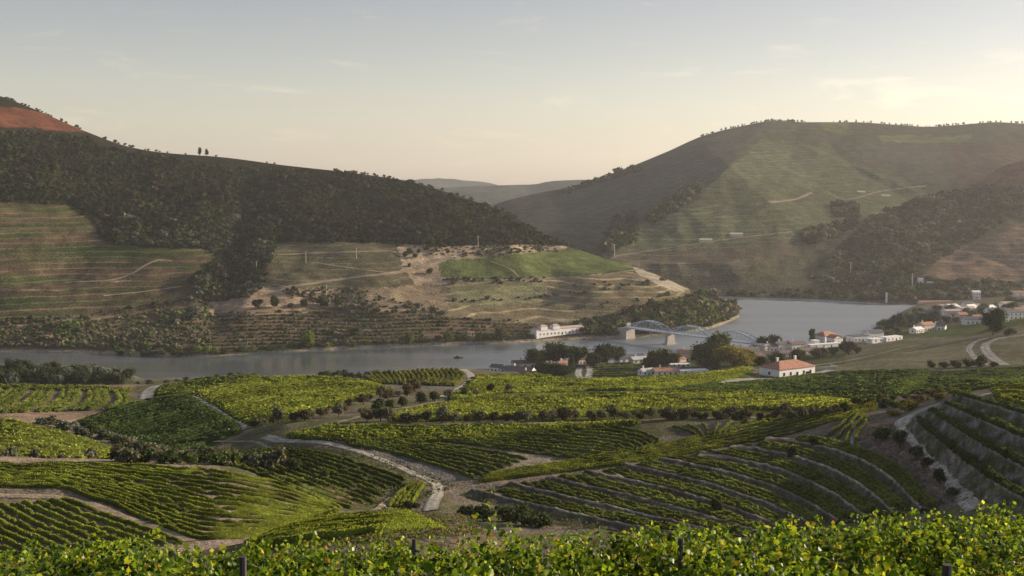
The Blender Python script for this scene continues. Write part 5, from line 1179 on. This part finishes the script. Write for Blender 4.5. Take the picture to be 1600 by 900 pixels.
spots = [(1490, 497, 13), (1502, 500, 9), (1520, 506, 16), (1530, 493, 18), (1536, 503, 22), (1548, 489, 12), (1556, 496, 20), (1570, 492, 16), (1578, 499, 20), (1590, 486, 16), (1600, 495, 20), (1512, 490, 10), (1476, 504, 10), (1620, 488, 18), (1560, 504, 14)]
tl = ['small white house', 'pale house', 'long white block', 'lilac grey block', 'wide white building', 'low grey house', 'white terrace block', 'pale terrace', 'white warehouse', 'grey block', 'white end block', 'narrow house', 'low white house', 'outlying block', 'pinkish block']
tp = ['nearest the town trees', 'below the town trees', 'at the meadow edge', 'in the middle of the hazy town', 'in front of the hazy town', 'at the back of the hazy town', 'in the town centre', 'right of the town centre', 'at the lower edge of the town', 'at the upper edge of the town', 'where the town leaves the meadow', 'by the river bend', 'left of the hazy town', 'at the far right of the town', 'above the dark tree']
for i, (px, py, w_) in enumerate(spots):
    house(px, py, w_, 9, rs.uniform(3.5, 7), rs.uniform(-8, 20), [M_slate, M_roof, M_slate][i % 3], [M_white, M_cream, M_white][i % 3], tl[i] + ' ' + tp[i], 'gable', win=3, chim=0, ymin=780)
rs = np.random.RandomState(31)
for i in range(22):
    px = rs.uniform(1425, 1640); py = float(np.interp(px, [1425, 1500, 1640], [497, 486, 478])) + rs.uniform(-5, 9)
    o_ = house(px, py, rs.uniform(9, 17), 8, rs.uniform(3.2, 6), rs.uniform(5, 45), [M_roofp, M_white, M_slate][i % 3], M_white, 'small pale house among the trees of the hazy town', 'gable', win=2, chim=0, ymin=780)
    o_['group'] = 'small houses of the hazy town'
for px, py, w_, h_, pt, lb in ((1438, 447, 5.5, 9, spur, 'narrow white tower house alone on the spur'), (1453, 446, 6, 4, spur, 'tiny white outbuilding right of the tower house'), (1524, 466, 9, 7, spur, 'small cream house on the far shore slope'),
        (1592, 466, 26, 7, spur, 'long white house at the right edge above the town'), (1598, 474, 20, 4, spur, 'low white house under the long one'), (1460, 479, 36, 5, spur, 'long pink station building on the far shore'),
        (1385, 472, 1.6, 10, spur, 'thin pale chimney stack on the far shore'), (949, 387, 10, 6, mount, 'tiny white house deep in the valley gap'), (1102, 378, 17, 3, mount, 'white farm building on the lower mountain, left'),
        (1150, 369, 18, 3, mount, 'white farm building on the lower mountain, right'), (1345, 302, 13, 2.5, mount, 'pale farmstead high on the mountain, left'), (1383, 308, 15, 2.5, mount, 'pale farmstead high on the mountain, right'), (1084, 446, 26, 5, spur, 'white house at the water behind the headland')):
    house(px, py, w_, min(7, w_), h_, 6, M_conc if pt is mount else M_roof if w_ > 12 else M_white, M_white if pt is spur else M_cream, lb, 'gable' if w_ > 8 else 'flat', win=0 if w_ < 8 or h_ > 8 or pt is mount else 2, doors=0 if w_ < 8 else 1, chim=0, patch=pt, ymin=900, ymax=4000)
# ------------------------------------------------------------------ bridge
A0 = Vector((100.5, 1040.0, 10.0)); A1 = Vector((188.5, 930.0, 10.0))
br = empty('arch_bridge', A0, label='pale blue steel bridge of three arched truss spans over the river', cat='bridge')
ax = (A1 - A0); Lb = ax.length; ax.normalize(); nx = Vector((-ax.y, ax.x, 0))
def bp(s_, o_, z_): return ax * s_ + nx * o_ + Vector((0, 0, z_))
m = MB()
q = [bp(-4, -3.2, 0), bp(Lb + 8, -3.2, 0), bp(Lb + 8, 3.2, 0), bp(-4, 3.2, 0)]
m.v = [tuple(v) for v in q] + [tuple(v - Vector((0, 0, 1.1))) for v in q]
m.f = [(0, 1, 2, 3), (7, 6, 5, 4), (0, 4, 5, 1), (1, 5, 6, 2), (2, 6, 7, 3), (3, 7, 4, 0)]
obj('deck', m.mesh('deck', M_steel), br)
for sp_ in range(3):
    s0 = Lb * sp_ / 3 + .6; s1 = Lb * (sp_ + 1) / 3 - .6; n = 12
    for o_ in (-3.4, 3.4):
        m = MB(); mh = MB(); pr = None
        for i in range(n + 1):
            u = i / n; s_ = s0 + (s1 - s0) * u; z_ = .6 + 6.6 * (1 - (2 * u - 1) ** 2)
            p_ = bp(s_, o_, z_)
            if pr is not None: m.bar(pr, p_, .42, 5)
            if 0 < i < n: mh.bar(bp(s_, o_, 0), p_, .14, 4)
            if 0 < i < n: mh.bar(bp(s_, o_, 0), bp(s0 + (s1 - s0) * (i + (1 if i < n / 2 else -1)) / n, o_, .6 + 6.6 * (1 - (2 * (u + (1 if i < n / 2 else -1) / n) - 1) ** 2)), .12, 4)
            pr = p_
        a_ = obj('arch', m.mesh('arch', M_steel), br); obj('lattice', mh.mesh('lattice', M_steel), a_)
        obj('railing', MB().bar(bp(s0, o_, 1.2), bp(s1, o_, 1.2), .1, 4).bar(bp(s0, o_, .6), bp(s1, o_, .6), .08, 4).mesh('railing', M_steel), br)
    m = MB()
    for i in range(3, n - 2):
        u = i / n; m.bar(bp(s0 + (s1 - s0) * u, -3.4, .6 + 6.6 * (1 - (2 * u - 1) ** 2)), bp(s0 + (s1 - s0) * u, 3.4, .6 + 6.6 * (1 - (2 * u - 1) ** 2)), .14, 4)
    obj('cross_brace', m.mesh('cross_brace', M_steel), br)
an = math.atan2(ax.y, ax.x)
for k_, s_ in enumerate((Lb / 3, 2 * Lb / 3)):
    c_ = bp(s_, 0, 0)
    obj('pier', MB().quadbox((c_.x, c_.y, -6.5), (3.2, 9.5, 10.8), an, .8).quadbox((c_.x, c_.y, -10.6), (5.0, 12, 3), an).mesh('pier', M_stone), br)
c_ = bp(-5, 0, 0)
obj('abutment', MB().quadbox((c_.x, c_.y, -6), (12, 11, 9.6), an, .9).quadbox((c_.x + 1, c_.y - 1, 1.0), (2.2, 2.2, 4.2), an).quadbox((c_.x + 3, c_.y + 5, 1.0), (2.2, 2.2, 3.2), an).mesh('abutment', M_stone), br)
c_ = bp(Lb + 5, 0, 0)
obj('abutment', MB().quadbox((c_.x, c_.y, -5.5), (10, 10, 8.6), an, .9).mesh('abutment', M_stone), br)
# ------------------------------------------------------------------ poles on the hills
pm = MB().bar((0, 0, -1), (0, 0, 9), .34, 6, .2).bar((-1.6, 0, 8.2), (1.6, 0, 8.2), .12, 4).mesh('post', M_conc)
for px, py, sc_, pt, lb in ((478, 410, 1.25, left, 'pale power pole standing on the middle vineyard, left'), (557, 404, 1.2, left, 'pale power pole standing on the middle vineyard, right'), (747, 386, 1.3, left, 'pale power pole at the lower edge of the wood'),
        (401, 424, 1.1, left, 'pale power pole beside the ravine'), (853, 462, 1.0, left, 'pale power pole on the headland terraces'), (510, 462, 1.1, left, 'pale power pole on the pink soil'), (998, 421, .8, left, 'short pole on the crest of the headland'),
        (960, 402, 1.9, mount, 'pale power pole in the valley gap'), (1329, 430, 1.9, spur, 'pale power pole on the scrubby spur'), (1425, 451, 2.0, spur, 'pale power pole left of the tower house')):
    P_ = pt.hit(px, py); r_ = empty('power_pole', P_, label=lb, cat='power pole'); r_.scale = (sc_,) * 3; obj('post', pm, r_)
# a small boat on the river
Yb = (0.3 - CZ) / float(dep(559)); m = MB()
m.v = [(-4, 0, .9), (-3, -.9, .8), (3, -.9, .7), (4.2, 0, .8), (3, .9, .7), (-3, .9, .8), (-3, 0, -.2), (3, 0, -.2)]; m.f = [(0, 1, 2, 3, 4, 5), (0, 6, 1), (1, 6, 7, 2), (2, 7, 3), (3, 7, 4), (4, 7, 6, 5), (5, 6, 0)]
b_ = empty('boat', (float(x_of(716, 559, Yb)), Yb, .05), .05, label='small dark boat on the open river', cat='boat'); obj('hull', m.mesh('hull', M_post), b_); obj('cabin', MB().quadbox((-.6, 0, 1.3), (2.4, 1.2, 1.0), 0, .85).mesh('cabin', M_roofd), b_)
#PART4
# ------------------------------------------------------------------ closest vines
def leaf_template():
    """lobed vine leaf, folded along the midrib; base at the origin, 1 long"""
    out = [(0, 0), (.28, -.18), (.42, .05), (.62, .18), (.46, .42), (.52, .72), (.26, .72), (0, 1.0)]
    pts = out + [(-a, b) for a, b in out[-2:0:-1]]
    V = [(a, b, abs(a) * .28 - (b - .4) ** 2 * .22) for a, b in pts]; V.append((0, .38, -.03))
    n = len(pts)
    return np.array(V), np.array([(i, (i + 1) % n, n) for i in range(n)])
LV, LF = leaf_template()
LEAFC = [np.array(v) for v in ((.12, .20, .022), (.19, .28, .025), (.29, .38, .03), (.035, .075, .015), (.50, .50, .06), (.34, .22, .05))]  # darkest tint stands in for the shaded gaps among the leaves
LP = np.array([.25, .22, .18, .26, .07, .02])
def leaf_frames(n, rs):
    nrm = rs.normal(size=(n, 3)) * .9 + np.array([.1, -.1, .35]); nrm /= np.linalg.norm(nrm, axis=1)[:, None]
    tip = rs.normal(size=(n, 3)) * .6 + np.array([0, -.1, -.65]); tip -= nrm * np.sum(tip * nrm, 1)[:, None]; tip /= np.linalg.norm(tip, axis=1)[:, None]
    sd_ = np.cross(tip, nrm)
    return sd_, tip, nrm
leafmesh = []
for i, c in enumerate(LEAFC[:5]):
    leafmesh.append(npmesh('leaf', LV * np.array([1, 1, 1]), LF, M_leaf, np.repeat([c], len(LV), 0)))
# rows: Y, slant (dY per px/1000), top rise, leaf length, density
ROWS = [(8.6, .10), (11.6, -.1), (15.2, .2), (19.6, .0), (25, .4), (31.5, -.3), (39, .5)]
from mathutils import Matrix
names = ['closest grapevine row along the bottom edge', 'second closest grapevine row', 'third grapevine row with dark posts', 'fourth grapevine row, tall shoots near the middle', 'fifth grapevine row below the crest', 'sixth grapevine row on the crest', 'farthest grapevine row of the foreground slope']
for ri, (Y0, sl) in enumerate(ROWS):
    rs = np.random.RandomState(500 + ri)
    pa, pb = max(-690, -250 - 4 / Y0 * F), min(2290, 1850 + 4 / Y0 * F)
    xs_ = lambda px: float(x_of(px, 860, Y0))
    Ln = xs_(pb) - xs_(pa)
    hgt = 1.5
    ls = .072 if ri < 3 else .08 if ri < 5 else .11
    nl = int(Ln * [900, 880, 820, 700, 560, 340, 280][ri])
    u = rs.rand(nl); px = pa + u * (pb - pa)
    Yc = Y0 + sl * (px - 800) / 1000 * 2
    x0 = (px - 800) / F * Yc * 1.02
    g0 = np.array([near.at(a, b)[2] for a, b in zip(px[::40], Yc[::40])]); o_ = np.argsort(px[::40]); gz = np.interp(px, px[::40][o_], g0[o_])
    bump = 1 + .24 * fbm(x0 / .9, x0 * 0 + ri, 90 + ri) + .16 * fbm(x0 / .25, x0 * 0 + ri, 91)
    if ri == 3: bump += .50 * np.exp(-((px - 768) / 42) ** 2) + .12 * np.exp(-((px - 215) / 30) ** 2)
    if ri == 2: bump += .20 * np.exp(-((px - 222) / 35) ** 2)
    top = hgt * bump
    # clumpy canopy: leaves gather on shoots that arch out of the row
    ns = int(Ln * 5.5); sx_ = rs.rand(ns) * Ln + xs_(pa); sy_ = rs.normal(size=ns) * .22; sh_ = rs.uniform(.6, 1.04, ns)
    k = rs.randint(ns, size=nl); tt = rs.rand(nl) ** .7
    own = rs.rand(nl) < .8
    X = np.where(own, sx_[k] + rs.normal(size=nl) * .10 + (tt - .5) * .25 * np.sin(k), x0)
    pxx = 800 + X / (Y0 * 1.02) * F
    Yv = Y0 + sl * (pxx - 800) / 1000 * 2
    gz = np.interp(pxx, px[::40][o_], g0[o_]); tp = np.interp(pxx, px[np.argsort(px)][::30], top[np.argsort(px)][::30])
    Z = gz + np.where(own, tt * sh_[k] * tp, tp * (.12 + .86 * rs.rand(nl)))
    YY = Yv + np.where(own, sy_[k] * 1.4 + rs.normal(size=nl) * .1, rs.normal(size=nl) * .24)
    P_ = np.stack([X, YY, Z], -1)
    a, b, c = leaf_frames(nl, rs)
    s_ = (ls * rs.uniform(.6, 1.25, nl))
    cid = rs.choice(6, nl, p=LP); cc = np.array(LEAFC)[cid] * rs.uniform(.75, 1.25, (nl, 1))
    root = empty('grapevine_row', (0, Y0, float(near.at(800, Y0)[2])), label=names[ri], cat='grapevine row')
    off0 = np.array([0, Y0, float(near.at(800, Y0)[2])])
    npart = 300 if ri < 3 else 0
    # leaves nearest the viewer and high in the row are single objects
    order = np.argsort(YY - Z * .6 + (np.abs(pxx - 800) > 850) * 9)
    single = rs.choice(order[:int(nl * .25)], npart, replace=False) if npart else np.array([], int)
    msk = np.ones(nl, bool); msk[single] = False
    W = P_[msk][:, None] + (LV[None, :, 0, None] * a[msk][:, None] + LV[None, :, 1, None] * b[msk][:, None] + LV[None, :, 2, None] * c[msk][:, None]) * s_[msk][:, None, None]
    m_ = msk.sum(); Fc = (np.arange(m_)[:, None, None] * len(LV) + LF[None]).reshape(-1, 3)
    if ri >= 5:   # fewer faces far off
        V4, F4, C4 = quads(P_[msk], s_[msk] * .62, cc[msk], 77 + ri, up=.5)
        me = npmesh('foliage', V4 - off0, F4, M_leaf, C4)
    else:
        me = npmesh('foliage', W.reshape(-1, 3) - off0, Fc, M_leaf, np.repeat(cc[msk], len(LV), 0))
    obj('foliage', me, root, kind='stuff')
    for j in single:
        o = obj('leaf', leafmesh[min(cid[j], 4)], root)
        Mx = Matrix(((a[j][0], b[j][0], c[j][0], 0), (a[j][1], b[j][1], c[j][1], 0), (a[j][2], b[j][2], c[j][2], 0), (0, 0, 0, 1)))
        o.matrix_local = Matrix.Translation(Vector(P_[j] - off0)) @ Mx @ Matrix.Scale(float(s_[j]) * 1.1, 4)
    # woody stems
    nt_ = int(Ln / 1.3) if ri < 5 else 0
    tm = MB()
    tm.bar((0, 0, -.2), (.03, .02, .45), .035, 6, .028).bar((.03, .02, .45), (-.04, 0, .75), .028, 6, .02).bar((-.04, 0, .75), (.45, .02, .9), .016, 5, .008).bar((-.04, 0, .75), (-.5, -.02, .88), .016, 5, .008)
    tmm = tm.mesh('stem', M_bark)
    for j in range(nt_):
        xx = xs_(pa) + (j + .5) * 1.3 + rs.normal() * .08; pq = 800 + xx / (Y0 * 1.02) * F; yy = Y0 + sl * (pq - 800) / 1000 * 2
        obj('stem', tmm, root, loc=(xx, yy - Y0, float(np.interp(pq, px[::40][o_], g0[o_])) - off0[2]))
    if ri < 5:
        wm_ = MB(); xs2 = np.linspace(xs_(pa), xs_(pb), 14)
        for zz in (.75, 1.15):
            pp = [(x_, (Y0 + sl * (x_ / (Y0 * 1.02) * F) / 1000 * 2) - Y0, float(np.interp(800 + x_ / (Y0 * 1.02) * F, px[::40][o_], g0[o_])) - off0[2] + zz) for x_ in xs2]
            for p0, p1 in zip(pp[:-1], pp[1:]): wm_.bar(p0, p1, .003, 4)
        obj('wire', wm_.mesh('wire', M_post), root)
    for pp_ in {0: (650, 1470), 1: (1472,), 2: (383,), 3: (1062,), 4: (648,)}.get(ri, ()):
        yy = Y0 + sl * (pp_ - 800) / 1000 * 2 - .42; q = near.at(pp_, yy)
        obj('post', MB().bar((0, 0, -.3), (0, 0, 1.62), .05, 8, .045).mesh('post', M_post), root, loc=Vector(q) - Vector(off0.tolist()))
# dark leafless grass below the vines
rs = np.random.RandomState(9); P_ = []
for i in range(9000):
    px = rs.uniform(-300, 1900); Y = 6 + rs.rand() ** 1.2 * 40; q = near.at(px, Y); P_.append((q[0], q[1], q[2] + .05))
P_ = np.array(P_); base = np.array([[.13, .12, .05]]) * rs.uniform(.5, 1.4, (len(P_), 1))
v, f, c = quads(P_, .12, base, 10, up=0, tri=True)
obj('grass', npmesh('grass', v, f, M_leaf, c), kind='stuff', label='dry grass under the closest vines')
# ------------------------------------------------------------------ haze
hz = bpy.data.meshes.new('haze')
x0, x1, y0, y1, z0, z1 = -15000, 15000, -320, 14100, -16, 480
hz.from_pydata([(x0, y0, z0), (x1, y0, z0), (x1, y1, z0), (x0, y1, z0), (x0, y0, z1), (x1, y0, z1), (x1, y1, z1), (x0, y1, z1)], [], [(0, 3, 2, 1), (4, 5, 6, 7), (0, 1, 5, 4), (1, 2, 6, 5), (2, 3, 7, 6), (3, 0, 4, 7)])
hm, t, o_ = newmat('haze_air')
pv = t.nodes.new('ShaderNodeVolumePrincipled'); pv.inputs['Color'].default_value = (0.93, 0.93, 0.95, 1)
pv.inputs['Density'].default_value = 0.00006; pv.inputs['Anisotropy'].default_value = 0.35
L(t, pv.outputs[0], o_.inputs['Volume'])
hz.materials.append(hm)
obj('haze', hz, kind='stuff', label='thin evening haze in the valley')
